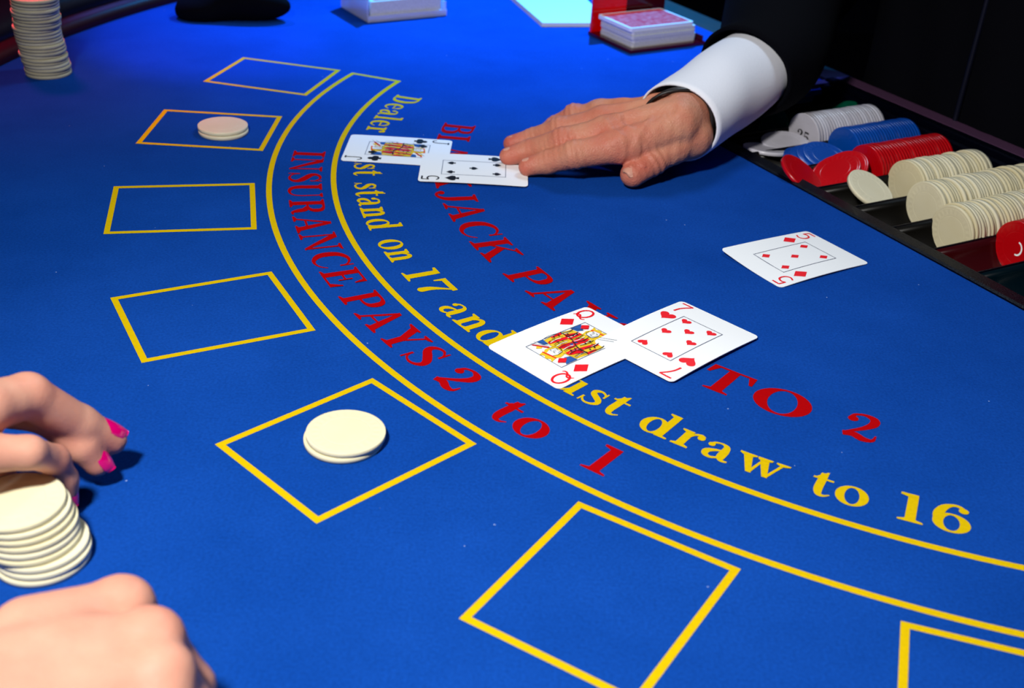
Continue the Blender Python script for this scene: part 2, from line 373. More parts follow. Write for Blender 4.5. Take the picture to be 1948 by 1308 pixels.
G['Y'] = (1.0, [poly((.10, 1), (.36, 1), (.60, .46), (.60, .36), (.39, .36), (.39, .46)), poly((.78, 1), (.85, 1), (.59, .40), (.54, .46)), bar(.39, .0, .60, .46), serif(.27, .72, 0, True, .39, .60), serif(.0, .46, 1, False, .13, .34), serif(.66, .98, 1, False, .78, .85)])
G['B'] = (1.0, stem(.28, 0, 1, .21, .12, 0)+[ribbon([(.36, .965, .07), (.58, .95, .08), (.71, .88, .15), (.75, .76, .18), (.71, .64, .15), (.58, .56, .08), (.36, .54, .06)]), ribbon([(.36, .54, .06), (.60, .52, .08), (.78, .42, .17), (.82, .28, .21), (.78, .14, .17), (.60, .05, .09), (.36, .035, .07)])])
G['L'] = (.90, stem(.26, 0, 1)+[bar(.3, 0, .80, .06), poly((.62, .05), (.80, .05), (.86, .38), (.81, .38))])
G['K'] = (1.12, stem(.26, 0, 1)+[poly((.34, .40), (.34, .50), (.80, .97), (.87, .97)), poly((.46, .58), (.60, .70), (.98, .04), (.74, .04)), serif(.66, 1.02, 1, False, .78, .88), serif(.62, 1.10, 0, True, .74, .98)])
G['J'] = (.74, [ribbon([(.52, .97, .21), (.52, .6, .21), (.52, .3, .20), (.46, .08, .15), (.30, -.06, .09), (.15, -.02, .09), (.12, .10, .12)]), serif(.30, .74, 1, False, .415, .625), ring(.14, .09, .10, .09, .001, .001)])
G['T'] = (1.0, stem(.5, 0, 1, .21, .12, .12, True, False)+[bar(.08, .94, .92, 1), poly((.08, .99), (.22, .95), (.12, .66), (.06, .66)), poly((.92, .99), (.78, .95), (.88, .66), (.94, .66))])
G['O'] = (1.12, [ring(.56, .5, .50, .52, .25, .46, .12)])
G['D'] = (1.08, stem(.28, 0, 1, .21, .12, 0)+[ribbon([(.34, .965, .07), (.56, .95, .09), (.76, .82, .17), (.86, .50, .22), (.76, .18, .17), (.56, .05, .09), (.34, .035, .07)])])
G['e'] = (.78, [ribbon([(.64, .40, .05), (.60, .56, .11), (.42, .65, .07), (.24, .56, .15), (.17, .34, .20), (.24, .13, .16), (.42, .035, .09), (.58, .08, .06), (.69, .20, .04)]), bar(.20, .34, .68, .39)])
G['a'] = (.80, [ribbon([(.16, .50, .13), (.22, .62, .07), (.38, .655, .06), (.50, .58, .14), (.53, .40, .19), (.53, .16, .19), (.60, .04, .09), (.72, .05, .05)]), ribbon([(.50, .40, .05), (.32, .34, .09), (.18, .22, .16), (.20, .08, .13), (.34, .03, .08), (.50, .12, .06)]), ring(.17, .51, .08, .075, .001, .001)])
G['l'] = (.48, stem(.24, 0, 1.02, .19, .10, .10, True, False)+[poly((.04, 1.02), (.335, 1.02), (.335, .95), (.145, .92), (.04, .97))])
G['r'] = (.66, stem(.24, 0, XH, .19, .10, .12, True, False)+[poly((.04, XH), (.335, XH), (.335, .6), (.145, .58), (.04, .63)), ribbon([(.30, .44, .05), (.38, .60, .07), (.50, .64, .11), (.58, .58, .14)]), ring(.55, .55, .09, .08, .001, .001)])
def nn(x): return [ribbon([(x, .44, .05), (x+.09, .59, .09), (x+.22, .63, .13), (x+.31, .52, .18), (x+.325, .30, .19), (x+.325, .03, .19)]), serif(x+.13, x+.52, 0, True, x+.23, x+.42)]
flag = [poly((.04, XH), (.335, XH), (.335, .6), (.145, .58), (.04, .63))]
G['n'] = (.90, stem(.24, 0, XH, .19, .10, .10, True, False)+flag+nn(.30))
G['m'] = (1.34, stem(.24, 0, XH, .19, .10, .10, True, False)+flag+nn(.30)+nn(.74))
G['u'] = (.90, [ribbon([(.24, XH, .19), (.24, .4, .19), (.25, .18, .17), (.36, .05, .11), (.50, .08, .08), (.58, .22, .05)]), bar(.56, 0, .75, XH), poly((.04, XH), (.335, XH), (.335, .62), (.04, .64)), poly((.44, XH), (.75, XH), (.75, .62), (.44, .64)), poly((.56, 0), (.86, 0), (.86, .05), (.75, .07))])
G['s'] = (.66, [ribbon([(.52, .46, .03), (.48, .58, .05), (.34, .65, .07), (.20, .58, .13), (.22, .46, .15), (.36, .37, .16), (.50, .27, .15), (.53, .15, .12), (.42, .05, .08), (.26, .03, .06), (.14, .12, .05), (.10, .22, .03)]), poly((.49, .44), (.54, .44), (.54, .67), (.50, .67)), poly((.07, 0), (.11, 0), (.14, .24), (.08, .24))])
G['t'] = (.56, [ribbon([(.24, .86, .15), (.24, .6, .19), (.24, .25, .19), (.29, .07, .14), (.40, .04, .07), (.52, .12, .03)]), bar(.04, .61, .50, .67), poly((.30, .92), (.335, .92), (.335, .64), (.05, .62))])
G['d'] = (.90, [ring(.36, .34, .32, .35, .14, .29, .1), bar(.53, 0, .72, 1.0), poly((.42, 1.02), (.72, 1.02), (.72, .95), (.53, .92), (.42, .97)), poly((.53, 0), (.84, 0), (.84, .05), (.72, .07))])
G['o'] = (.80, [ring(.40, .34, .36, .36, .16, .30, .12)])
G['w'] = (1.20, [poly((.08, .64), (.30, .64), (.48, 0), (.36, 0)), poly((.50, .50), (.56, .50), (.46, 0), (.38, 0)), poly((.46, .64), (.68, .64), (.84, 0), (.72, 0)), poly((.96, .64), (1.03, .64), (.82, 0), (.75, 0)), serif(.0, .40, XH, False, .08, .30), serif(.42, .76, XH, False, .46, .68), serif(.84, 1.16, XH, False, .95, 1.03)])
G['1'] = (.66, stem(.34, 0, 1, .21, .14, .14, True, False)+[poly((.08, 1.0), (.445, 1.0), (.445, .9), (.235, .88), (.08, .93))])
G['7'] = (.86, [bar(.08, .84, .80, 1), poly((.08, .84), (.08, .64), (.13, .64), (.20, .86)), ribbon([(.74, .90, .06), (.58, .64, .10), (.46, .36, .18), (.44, .13, .22)]), ring(.44, .11, .11, .11, .001, .001)])
G['2'] = (.84, [ribbon([(.16, .76, .14), (.20, .90, .08), (.40, .97, .09), (.60, .88, .19), (.62, .70, .20), (.48, .48, .13), (.26, .26, .08), (.12, .13, .06)]), ring(.19, .73, .11, .10, .001, .001), ribbon([(.12, .10, .16), (.32, .15, .19), (.52, .06, .18), (.70, .09, .09), (.74, .28, .03)])])
G['3'] = (.84, [ribbon([(.16, .80, .10), (.24, .93, .07), (.42, .97, .07), (.58, .90, .16), (.60, .76, .18), (.52, .60, .10), (.34, .54, .06)]), ribbon([(.34, .53, .06), (.56, .48, .12), (.66, .30, .21), (.58, .10, .14), (.38, .02, .08), (.20, .08, .09), (.14, .20, .12)]), ring(.18, .78, .10, .09, .001, .001), ring(.18, .20, .10, .09, .001, .001)])
G['6'] = (.90, [ring(.46, .32, .37, .33, .16, .27), ribbon([(.70, .86, .10), (.60, .95, .08), (.46, .95, .09), (.30, .82, .17), (.20, .58, .21), (.20, .34, .20)]), ring(.69, .82, .10, .09, .001, .001)])
G['5'] = (.84, [bar(.2, .84, .70, 1.0), poly((.18, 1), (.25, 1), (.21, .5), (.16, .5)), ribbon([(.18, .52, .05), (.36, .60, .08), (.58, .52, .18), (.66, .30, .21), (.56, .10, .14), (.36, .02, .08), (.18, .10, .10)])])

def glyph_geo(shapes, fn, dens=.35):
    V, Fc = [], []; lay = 0
    for s in shapes:
        z = lay*.0012; lay += 1
        if s[0] == 'r':
            L, R_ = s[1], s[2]; o = len(V); n = len(L)
            for p in L: V.append(fn(p[0], p[1], z))
            for p in R_: V.append(fn(p[0], p[1], z))
            for i in range(n-1): Fc.append([o+i+n, o+i+1+n, o+i+1, o+i])
        else:
            P = s[1]; D = []
            for i in range(len(P)):
                a, b = np.array(P[i]), np.array(P[(i+1) % len(P)]); k = max(1, int(np.linalg.norm(b-a)/dens))
                for j in range(k): D.append(tuple(a+(b-a)*j/k))
            tri = tessellate_polygon([[Vector((p[0], p[1], 0)) for p in D]]); o = len(V)
            for p in D: V.append(fn(p[0], p[1], z))
            for t in tri: Fc.append([o+i for i in t])
    # every face looks up
    out = []
    for f in Fc:
        a, b, c = (np.array(V[f[i]], float) for i in range(3))
        nz = np.cross(b-a, c-a)
        if abs(nz[2]) < 1e-12 and len(f) == 4:
            d = np.array(V[f[3]], float); nz = np.cross(c-a, d-a)
        out.append(f if nz[2] >= 0 else f[::-1])
    return V, out
def arc_word(text, deg0, deg1, rb, cap, m, slant=0):
    W_ = sum(G[ch][0] for ch in text); rm = rb-cap*.4
    sx = math.radians(deg1-deg0)*rm/W_; x = 0
    for ch in text:
        adv, shapes = G[ch]
        def fn(px, py, z, x=x):
            a = math.radians(deg0)+(x+px+slant*py)*sx/rm; r = rb-py*cap
            return (CEN[0]+r*math.cos(a), CEN[1]+r*math.sin(a), Z_PR+.0008+z*.3)
        V, Fc = glyph_geo(shapes, fn); tpart('letter', V, Fc, m); x += adv
RB = 5.765; RC = .255
for t, d0, d1 in (('INSURANCE', 182.95, 208.9), ('PAYS', 209.9, 220.6), ('2', 221.5, 223.9), ('to', 226.3, 230.4), ('1', 233.0, 235.0)):
    arc_word(t, d0, d1, RB, .262 if t != 'to' else .27, 'red')
YB = 5.25; YC = .25
for t, d0, d1 in (('Dealer', 165.1, 177.2), ('must', 179.4, 188.7), ('stand', 190.1, 200.5), ('on', 202.2, 206.6), ('17', 208.0, 212.6), ('and', 214.0, 221.0), ('must', 222.6, 232.0), ('draw', 233.2, 243.0), ('to', 244.2, 247.8), ('16', 249.1, 253.5)):
    arc_word(t, d0, d1, YB, YC, 'yellow')
for t, d0, d1 in (('BLACK', 172.0, 191.9), ('JACK', 192.3, 209.1), ('PAYS', 211.1, 226.3), ('3', 228.4, 231.2), ('TO', 232.8, 242.2), ('2', 244.2, 247.2)):
    arc_word(t, d0, d1, 4.61, .285, 'red')

# ------------------------------------------------------------------ chips
CR, CT = .21, .033
def chip_mesh(name, r=CR, t=CT, seg=56):
    prof = [(0, 0), (.60*r, 0), (.615*r, .0011), (.63*r, 0), (.90*r, .0), (.915*r, .0012), (.93*r, 0), (.975*r, 0), (r, .0016), (r, t-.0016), (.975*r, t), (.93*r, t), (.915*r, t-.0012), (.90*r, t), (.63*r, t), (.615*r, t-.0011), (.60*r, t), (0, t)]
    V, Fc = [(0, 0, 0)], []
    rings = prof[1:-1]
    for rr, z in rings:
        for j in range(seg): a = 2*PI*j/seg; V.append((rr*math.cos(a), rr*math.sin(a), z))
    V.append((0, 0, t)); n = len(rings); e = len(V)-1
    for j in range(seg):
        k = (j+1) % seg; Fc.append([0, 1+k, 1+j]); Fc.append([e, 1+(n-1)*seg+j, 1+(n-1)*seg+k])
        for i in range(n-1): Fc.append([1+i*seg+j, 1+i*seg+k, 1+(i+1)*seg+k, 1+(i+1)*seg+j])
    me = mesh(name, V, Fc)
    for p_ in me.polygons: p_.use_smooth = abs(p_.normal.z) < .3
    return me
CM = {}
for k in ('cream', 'cream_dull', 'pearl', 'bluechip', 'redchip', 'greenchip'):
    CM[k] = chip_mesh('chip_'+k); CM[k].materials.append(MT[k])
def chip(kind, base, label, group=None, normal=(0, 0, 1), spin=None):
    """base = centre of the face the chip rests on, normal = from that face through the chip"""
    o = bpy.data.objects.new('casino_chip', CM[kind]); C.objects.link(o)
    o.location = Vector((base[0], base[1], base[2]+ZT))*S
    q = Vector(normal).normalized().to_track_quat('Z', 'Y'); o.rotation_mode = 'QUATERNION'
    from mathutils import Quaternion
    o.rotation_quaternion = q @ Quaternion((0, 0, 1), random.uniform(0, 6.28) if spin is None else spin)
    return top(o, label, 'chip', group)
# bets
b = at(658, 819, .066)
chip('cream', (b[0]-.012, b[1]-.006, .0), 'lower of two cream chips in the near betting box, peeking out at left', 'bet of two chips')
chip('cream', (b[0], b[1], CT), 'upper of two cream chips lying in the near betting box', 'bet of two chips')
b = at(425, 237, .066)
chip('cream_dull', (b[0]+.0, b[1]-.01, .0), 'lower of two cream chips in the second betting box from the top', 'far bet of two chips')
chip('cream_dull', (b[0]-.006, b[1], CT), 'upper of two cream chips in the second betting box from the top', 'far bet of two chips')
# player's stack at the left edge, leaning back and left: (px x of centre, px y of centre) at each level, bottom first
ords = ['bottom', 'second', 'third', 'fourth', 'fifth', 'sixth', 'seventh', 'eighth', 'ninth', 'tenth', 'eleventh', 'twelfth', 'thirteenth', 'fourteenth', 'fifteenth', 'sixteenth', 'seventeenth', 'eighteenth', 'nineteenth', 'twentieth', 'twenty-first', 'twenty-second', 'twenty-third', 'twenty-fourth']
xs = [80, 81, 76, 61, 57, 54, 46, 40, 30]
b0 = at(80, 1050, 0)
nst = len(xs)
for i, x in enumerate(xs):
    p = at(x, 1050-(1050-950)*i/(nst-1), (i+1)*CT)
    nm = 'topmost' if i == nst-1 else ords[i]+('' if i == 0 else ' from bottom')
    chip('cream', (p[0], p[1], i*CT), f'{nm} cream chip of the leaning stack between the manicured hands', "stack at the player's hands")
# tall leaning stack far left: centre line in px with height
prof = [(92, 139), (92, 133), (90, 127), (89, 121), (87, 115), (86, 109), (82, 102), (81, 96), (80, 90), (79, 84), (77, 77), (75, 71), (73, 65), (71, 59), (70, 53), (71, 47), (70, 41), (70, 35), (69, 29), (68, 23), (67, 17), (67, 10), (66, 4), (66, -2)]
for i, (x, y) in enumerate(prof):
    p = at(x, y, i*CT); jx = random.uniform(-.008, .008)
    nm = 'topmost' if i == len(prof)-1 else ords[i]+('' if i == 0 else ' from bottom')
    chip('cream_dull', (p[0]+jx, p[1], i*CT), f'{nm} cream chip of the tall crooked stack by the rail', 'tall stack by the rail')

# ------------------------------------------------------------------ chip tray
tray = empty('chip_tray', (*tr(.5, 1.0), -.4), 'long black ribbed dealer tray sunk in the table edge, full of chip rows', 'chip tray')
torg = np.array([*tr(.5, 1.0), -.4])
def tp(name, V, Fc, m, smooth=False):
    return link(name, mesh(name, [tuple(np.array(v)-torg) for v in V], Fc, smooth), m, tray)
def ts(k, s, z): p = tr(k, s); return (p[0], p[1], z)
NCH = 13
def channel(k):
    """half-round trough between divider k and k+1, with its own thickness"""
    up, lo = [], []
    for j in range(13):
        a = PI*j/12; kk = k+.5-.47*math.cos(a); z = .0-.235*math.sin(a)
        up.append((kk, z)); lo.append((k+.5-.5*math.cos(a), z-.03))
    pr = up+lo[::-1]
    return tube([[ts(kk, s, z) for kk, z in pr] for s in (.10, 2.02)])
for k in range(-6, 7):
    tp('channel', *channel(k), 'maroon' if k == 2 else 'teal' if k == 3 else 'tray_in', True)
for k in range(-6, 8):
    pr = [(k-.035, -.06), (k-.03, -.004), (k-.012, .008), (k+.012, .008), (k+.03, -.004), (k+.035, -.06)]
    tp('divider', *tube([[ts(kk, s, z) for kk, z in pr] for s in (.08, 2.02)]), 'tray')
def strip(prof, ka, kb, name, m):
    return tp(name, *tube([[ts(kk, s, z) for s, z in prof] for kk in (ka, kb)]), m)
strip([(-.085, -.30), (-.085, .012), (-.06, .02), (.06, .016), (.085, .0), (.10, -.30)], -6.2, 7.2, 'front_rim', 'tray')
strip([(2.0, -.3), (2.0, .02), (2.03, .035), (2.09, .035), (2.10, .0), (2.12, -.3)], -6.2, 7.2, 'inner_back_rim', 'tray')
strip([(2.12, -.3), (2.12, .06), (2.14, .07), (2.22, .07), (2.24, .05), (2.24, -.3)], -6.2, 7.2, 'back_rim', 'tray')
strip([(2.24, -.3), (2.24, .05), (2.26, .06), (2.44, .06), (2.46, .04), (2.46, -.3)], -6.2, 7.2, 'back_ledge', 'purple')
def endcap(ka, kb): return tube([[ts(kk, s, z) for kk, z in ((ka, -.3), (ka, .045), (kb, .045), (kb, -.3))] for s in (-.08, 2.24)])
tp('end_rim', *endcap(-6.25, -6.03), 'purple'); tp('end_rim', *endcap(7.03, 7.2), 'tray')
tp('base', *tube([[ts(kk, s, z) for kk, z in ((-6.2, -.34), (-6.2, -.29), (7.18, -.29), (7.18, -.34))] for s in (-.06, 2.44)]), 'tray_in')

ax = (N_[0], N_[1], 0)
def nth(i):
    w1 = ['first', 'second', 'third', 'fourth', 'fifth', 'sixth', 'seventh', 'eighth', 'ninth', 'tenth', 'eleventh', 'twelfth', 'thirteenth', 'fourteenth', 'fifteenth', 'sixteenth', 'seventeenth', 'eighteenth', 'nineteenth']
    if i < 19: return w1[i]
    t_, u_ = divmod(i+1, 10); tens = {2: 'twent', 3: 'thirt', 4: 'fort', 5: 'fift'}[t_]
    return tens+'ieth' if u_ == 0 else tens+'y-'+w1[u_-1]
def row(kind, k, s0, s1, colour, rowname, zc=-.012, jit=.016, tilt=.04, frontlabel=None, step=CT):
    n = int(round((s1-s0)/step)); out = []
    for i in range(n):
        q = tr(k+random.uniform(-jit, jit)*.5/PIT, s0+i*step)
        z = zc+random.uniform(-jit, jit)*.6
        nv = (ax[0]+random.uniform(-tilt, tilt)*.3, ax[1]+random.uniform(-tilt, tilt)*.3, .05)
        if i == 0: lab = f'front chip of the {rowname}, face to the felt'
        elif i == n-1: lab = f'rearmost chip of the {rowname}'
        else: lab = f'{nth(i)} chip from the front in the {rowname}'
        out.append(chip(kind, (q[0], q[1], z), lab, f'chips of the {rowname}', nv))
    return out
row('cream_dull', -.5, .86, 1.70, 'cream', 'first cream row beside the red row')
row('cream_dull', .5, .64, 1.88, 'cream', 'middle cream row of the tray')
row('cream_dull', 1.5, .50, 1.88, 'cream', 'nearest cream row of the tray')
rr = row('redchip', 2.5, .74, 1.85, 'red', 'red row at the right frame edge', jit=.004, tilt=.01)
rd = row('redchip', -1.5, .80, 1.66, 'red', 'red row between blue and cream rows', jit=.004, tilt=.01)
row('bluechip', -2.5, .94, 1.70, 'blue', 'blue row between white and red rows', jit=.004, tilt=.01)
wh = row('pearl', -3.5, .84, 1.66, 'pearly white', 'pearly white row beyond the blue row', jit=.004, tilt=.01)
def flat_text(txt, size, parent, m, cx, cy, z, rot, name='printed_number', flip=False):
    """small printed characters lying on a chip face (chip-local xy plane)"""
    wd = sum(G[c][0] for c in txt); x = -wd/2
    V, Fc = [], []
    for ch in txt:
        def fn(px, py, zz, x=x):
            a, b_ = (x+px)*size, (py-.5)*size
            if flip: a = -a
            return (cx+a*math.cos(rot)-b_*math.sin(rot), cy+a*math.sin(rot)+b_*math.cos(rot), z-zz*.3)
        v, f = glyph_geo(G[ch][1], fn); o = len(V); V += v; Fc += [[i+o for i in q] for q in f]; x += G[ch][0]
    return link(name, mesh(name, V, Fc), m, parent, (0, 0, 0))
def face_up_spin(o):
    """rotate a standing chip so that its local +Y points up"""
    q = o.rotation_quaternion; up = q.inverted() @ Vector((0, 0, 1)); a = math.atan2(up.y, up.x)-PI/2
    return a
a_ = face_up_spin(wh[0]); flat_text('25', .105, wh[0], 'card_black', .0, .0, -.0015, a_, flip=True)
a_ = face_up_spin(rr[0])
P_ = [(.045*math.cos(t), .045*math.sin(t)*1.2, .014) for t in [PI*(.55+1.0*j/8) for j in range(9)]]
v, f = glyph_geo([ribbon(P_)], lambda x, y, z: ((x)*math.cos(a_)-y*math.sin(a_), x*math.sin(a_)+y*math.cos(a_), -.0015))
link('printed_mark', mesh('printed_mark', v, f), 'paper', rr[0], (0, 0, 0))
# loose chips in the channels
def loose(kind, u, v_, z, normal, label, grp=None):
    p = at(u, v_, z); nv = np.array(normal, float); nv /= np.linalg.norm(nv); p = p-nv*CT/2
    return chip(kind, p, label, grp, tuple(nv))
def nrm(k, s, z): v_ = E_*k+N_*s; return (v_[0], v_[1], z)
loose('cream_dull', 1655, 360, .03, (.34, -.30, .88), 'single cream chip fallen slanting in front of the first cream row')
loose('redchip', 1524, 331, .02, (.50, -.22, .85), 'red chip leaning on the front rim, leftmost of the loose red ones')
q_ = tr(-1.5, .47); chip('redchip', (q_[0], q_[1], .0), 'red chip lying slanted against the foot of the red row', None, nrm(-.05, -.50, .86))
q_ = tr(-1.5, .56); chip('redchip', (q_[0], q_[1], .0), 'second slanted red chip tucked behind the first at the red row', None, nrm(.03, -.58, .82))
for i in range(4):
    loose('bluechip', 1532+i*13, 309-i*3.5, -.06+.02*i, nrm(.3, .12-.04*i, 1), ['front', 'second', 'third', 'rear'][i]+' one of the four toppled blue chips before the blue row', 'toppled blue chips')
loose('pearl', 1458, 284, -.03, nrm(-.1, .12, 1), 'pearly white chip lying flattest, lowest by the front rim')
loose('pearl', 1497, 276, -.05, nrm(.1, -.15, 1), 'pearly white chip lying under the top loose one', 'loose white chips')
loose('pearl', 1492, 270, -.02, nrm(.05, -.08, 1), 'topmost of the loose pearly white chips before the white row', 'loose white chips')
for i in range(4):
    loose('greenchip', 1572+i*6, 222-i*4.0, -.10+.02*i, nrm(-.3, -.3, 1), ['lowest', 'second', 'third', 'highest'][i]+' of the slanting green chips at the tray end', 'green chips at the tray end')
loose('greenchip', 1462, 243, -.1, nrm(0, -.8, .6), 'lone green chip in shadow under the white cuff')

# ------------------------------------------------------------------ playing cards
CW, CL, CTH = .6303, .88, .004
def rounded(wd, ln, r, n=6):
    P = []
    for cx, cy, a in ((wd/2-r, ln/2-r, 0), (-wd/2+r, ln/2-r, 90), (-wd/2+r, -ln/2+r, 180), (wd/2-r, -ln/2+r, 270)):
        for i in range(n+1): t = math.radians(a+90*i/n); P.append((cx+r*math.cos(t), cy+r*math.sin(t)))
    return P
def card_mesh(bend, th=CTH):
    """slab cut into strips so it can bend"""
    R_ = .035; xs_ = np.unique(np.concatenate([np.linspace(-CW/2, CW/2, 13), -CW/2+R_*(1-np.cos(np.linspace(0, PI/2, 6))), CW/2-R_*(1-np.cos(np.linspace(0, PI/2, 6)))]))
    V, Fc = [], []; ny = 14
    for x in xs_:
        e = min(x+CW/2, CW/2-x); h = CL/2-(R_-math.sqrt(max(0, R_*R_-(R_-e)**2)) if e < R_ else 0)
        for j in range(ny+1): y = -h+2*h*j/ny; V.append((x, y, bend(x, y)+th))
    nv = len(V); V += [(x, y, z-th) for x, y, z in V]; nx = len(xs_)
    for i in range(nx-1):
        for j in range(ny):
            a = i*(ny+1)+j; q = [a, a+ny+1, a+ny+2, a+1]; Fc.append(q); Fc.append([k+nv for k in q[::-1]])
    bd = [i*(ny+1) for i in range(nx)]+[(nx-1)*(ny+1)+j for j in range(1, ny+1)]+[i*(ny+1)+ny for i in range(nx-2, -1, -1)]+[j for j in range(ny-1, 0, -1)]
    for i in range(len(bd)):
        a, b_ = bd[i], bd[(i+1) % len(bd)]; Fc.append([a, a+nv, b_+nv, b_])
    return V, Fc
def heart(s):
    P = []
    for i in range(36):
        t = 2*PI*i/36; P.append((s*.031*16*math.sin(t)**3, s*.031*(13*math.cos(t)-5*math.cos(2*t)-2*math.cos(3*t)-math.cos(4*t)+2.5)))
    return [poly(*P)]
def diamond(s): return [poly((0, .56*s), (-.43*s, 0), (0, -.56*s), (.43*s, 0))]
def spade(s):
    P = [(x, -y+.12*s) for x, y in heart(s*.88)[0][1]]
    return [poly(*P), poly((-.05*s, -.1*s), (.05*s, -.1*s), (.2*s, -.5*s), (-.2*s, -.5*s))]
def club(s):
    o = []
    for cx, cy in ((0, .25), (-.26, -.08), (.26, -.08), (0, .02)):
        o.append(poly(*[(s*(cx+.235*math.cos(t)), s*(cy+.235*math.sin(t))) for t in [2*PI*j/18 for j in range(18)]]))
    return o+[poly((-.05*s, 0), (.05*s, 0), (.18*s, -.5*s), (-.18*s, -.5*s))]
IDX = {   # light card indices, box 1 x 1.4, uniform pen
 '7': [ribbon([(.08, 1.32, .13), (.5, 1.32, .13), (.92, 1.32, .13)], 2), ribbon([(.90, 1.33, .13), (.62, .9, .13), (.46, .5, .13), (.40, .02, .14)])],
 '5': [ribbon([(.24, 1.33, .13), (.84, 1.33, .13)], 2), ribbon([(.24, 1.36, .12), (.17, .78, .12)], 2), ribbon([(.17, .80, .10), (.45, .92, .13), (.78, .76, .14), (.84, .42, .14), (.70, .14, .13), (.42, .05, .12), (.12, .20, .12)])],
 'Q': [ring(.5, .72, .48, .66, .33, .50), ribbon([(.05, .12, .06), (.22, .34, .12), (.42, .36, .13), (.62, .10, .13), (.84, .0, .12), (1.0, .14, .07)])],
 'J': [ribbon([(.66, 1.33, .13), (.66, .8, .13), (.66, .4, .13), (.58, .12, .12), (.36, .04, .11), (.16, .16, .11), (.12, .34, .11)]), ribbon([(.46, 1.33, .12), (.90, 1.33, .12)], 2)]}
def xf(shapes, dx, dy, sc_=1, rot=0):
    c_, s_ = math.cos(rot), math.sin(rot)
    g = lambda p: (dx+sc_*(p[0]*c_-p[1]*s_), dy+sc_*(p[0]*s_+p[1]*c_))
    return [(s[0],)+tuple([g(p) for p in q] for q in s[1:]) for s in shapes]
def both(shapes): return shapes+xf(shapes, 0, 0, 1, PI)
def court(kind):
    """half a court figure, turned twice: robe panels, face, crown, hair"""
    A = {'card_yellow': [], 'card_red': [], 'card_blue': [], 'card_skin': [], 'card_black': []}
    q = kind == 'Q'
    # body: diagonal robe stripes either side of the waist
    A['card_yellow'] += [poly((-.15, .03), (-.14, .12), (-.05, .135), (.05, .135), (.145, .12), (.15, -.03), (.0, .0))]
    A['card_red'] += [poly((-.12, .03), (-.085, .125), (-.05, .125), (-.05, .012)), poly((-.03, .008), (-.035, .07), (.02, .12), (.035, .07), (.02, -.005)), poly((.06, -.01), (.085, .125), (.11, .12), (.09, -.02)), poly((.125, -.02), (.13, .06), (.145, .06), (.15, -.03))]
    A['card_black'] += [ribbon([(-.15, .03, .008), (-.06, .03, .007), (.0, .0, .007)])]
    for j_ in range(7):
        x0 = -.135+.045*j_
        A['card_black'] += [ribbon([(x0, .02-.02*j_/6, .0045), (x0+.012, .07, .0045), (x0+.004, .125, .0045)], 3)]
    for j_ in range(5):
        A['card_black'] += [ribbon([(-.15+.055*j_, .03+.012*j_, .004), (-.11+.055*j_, .10-.004*j_, .004)], 2)]
        A['card_skin'] += [ribbon([(-.128+.055*j_, .02, .006), (-.122+.055*j_, .06, .006), (-.13+.055*j_, .115, .006)], 3)]
    A['card_black'] += [poly(*[(x0+.007*math.cos(t), y0+.007*math.sin(t)) for t in [2*PI*j/8 for j in range(8)]]) for x0, y0 in ((-.068, .06), (-.068, .095), (.05, .05), (.118, .06), (-.10, .045), (.118, .02), (.05, .09))]
    A['card_blue'] += [poly((-.15, .12), (-.10, .13), (-.085, .17), (-.15, .215)), poly((.09, .13), (.15, .12), (.15, .17), (.105, .16)), poly((-.012, .02), (.0, .035), (.012, .02), (.0, .004))]
    # hair, face, crown
    A['card_yellow'] += [poly((-.055, .13), (-.07, .18), (-.05, .225), (.03, .235), (.06, .19), (.05, .13))]
    A['card_skin'] += [poly((-.035, .135), (-.042, .18), (-.03, .215), (.015, .22), (.032, .18), (.022, .135))]
    A['card_black'] += [ribbon([(-.025, .19, .004), (-.010, .192, .004)], 2), ribbon([(.005, .19, .004), (.020, .192, .004)], 2), ribbon([(-.004, .185, .003), (-.008, .165, .003)], 2), ribbon([(-.012, .152, .004), (.006, .152, .004)], 2), ribbon([(-.042, .18, .004), (-.036, .145, .004), (-.01, .13, .004), (.02, .135, .004), (.034, .18, .004)])]
    if q: A['card_yellow'] += [poly((-.06, .215), (-.075, .262), (-.045, .245), (-.02, .265), (.005, .245), (.035, .262), (.045, .225))]
    A['card_red'] += [poly((-.06, .208), (.045, .222), (.045, .232), (-.06, .218))]
    A['card_yellow'] += [xf(diamond(.05), .10, .20)[0]]
    A['card_red'] += [poly((.06, .15), (.145, .21), (.145, .225), (.055, .165))]
    A['card_black'] += [ribbon([(.06, .145, .003), (.145, .205, .003)], 2), ribbon([(.05, .17, .003), (.145, .235, .003)], 2), ribbon([(-.145, .115, .003), (-.07, .165, .003)], 2)]
    return {k: both(v) for k, v in A.items()}
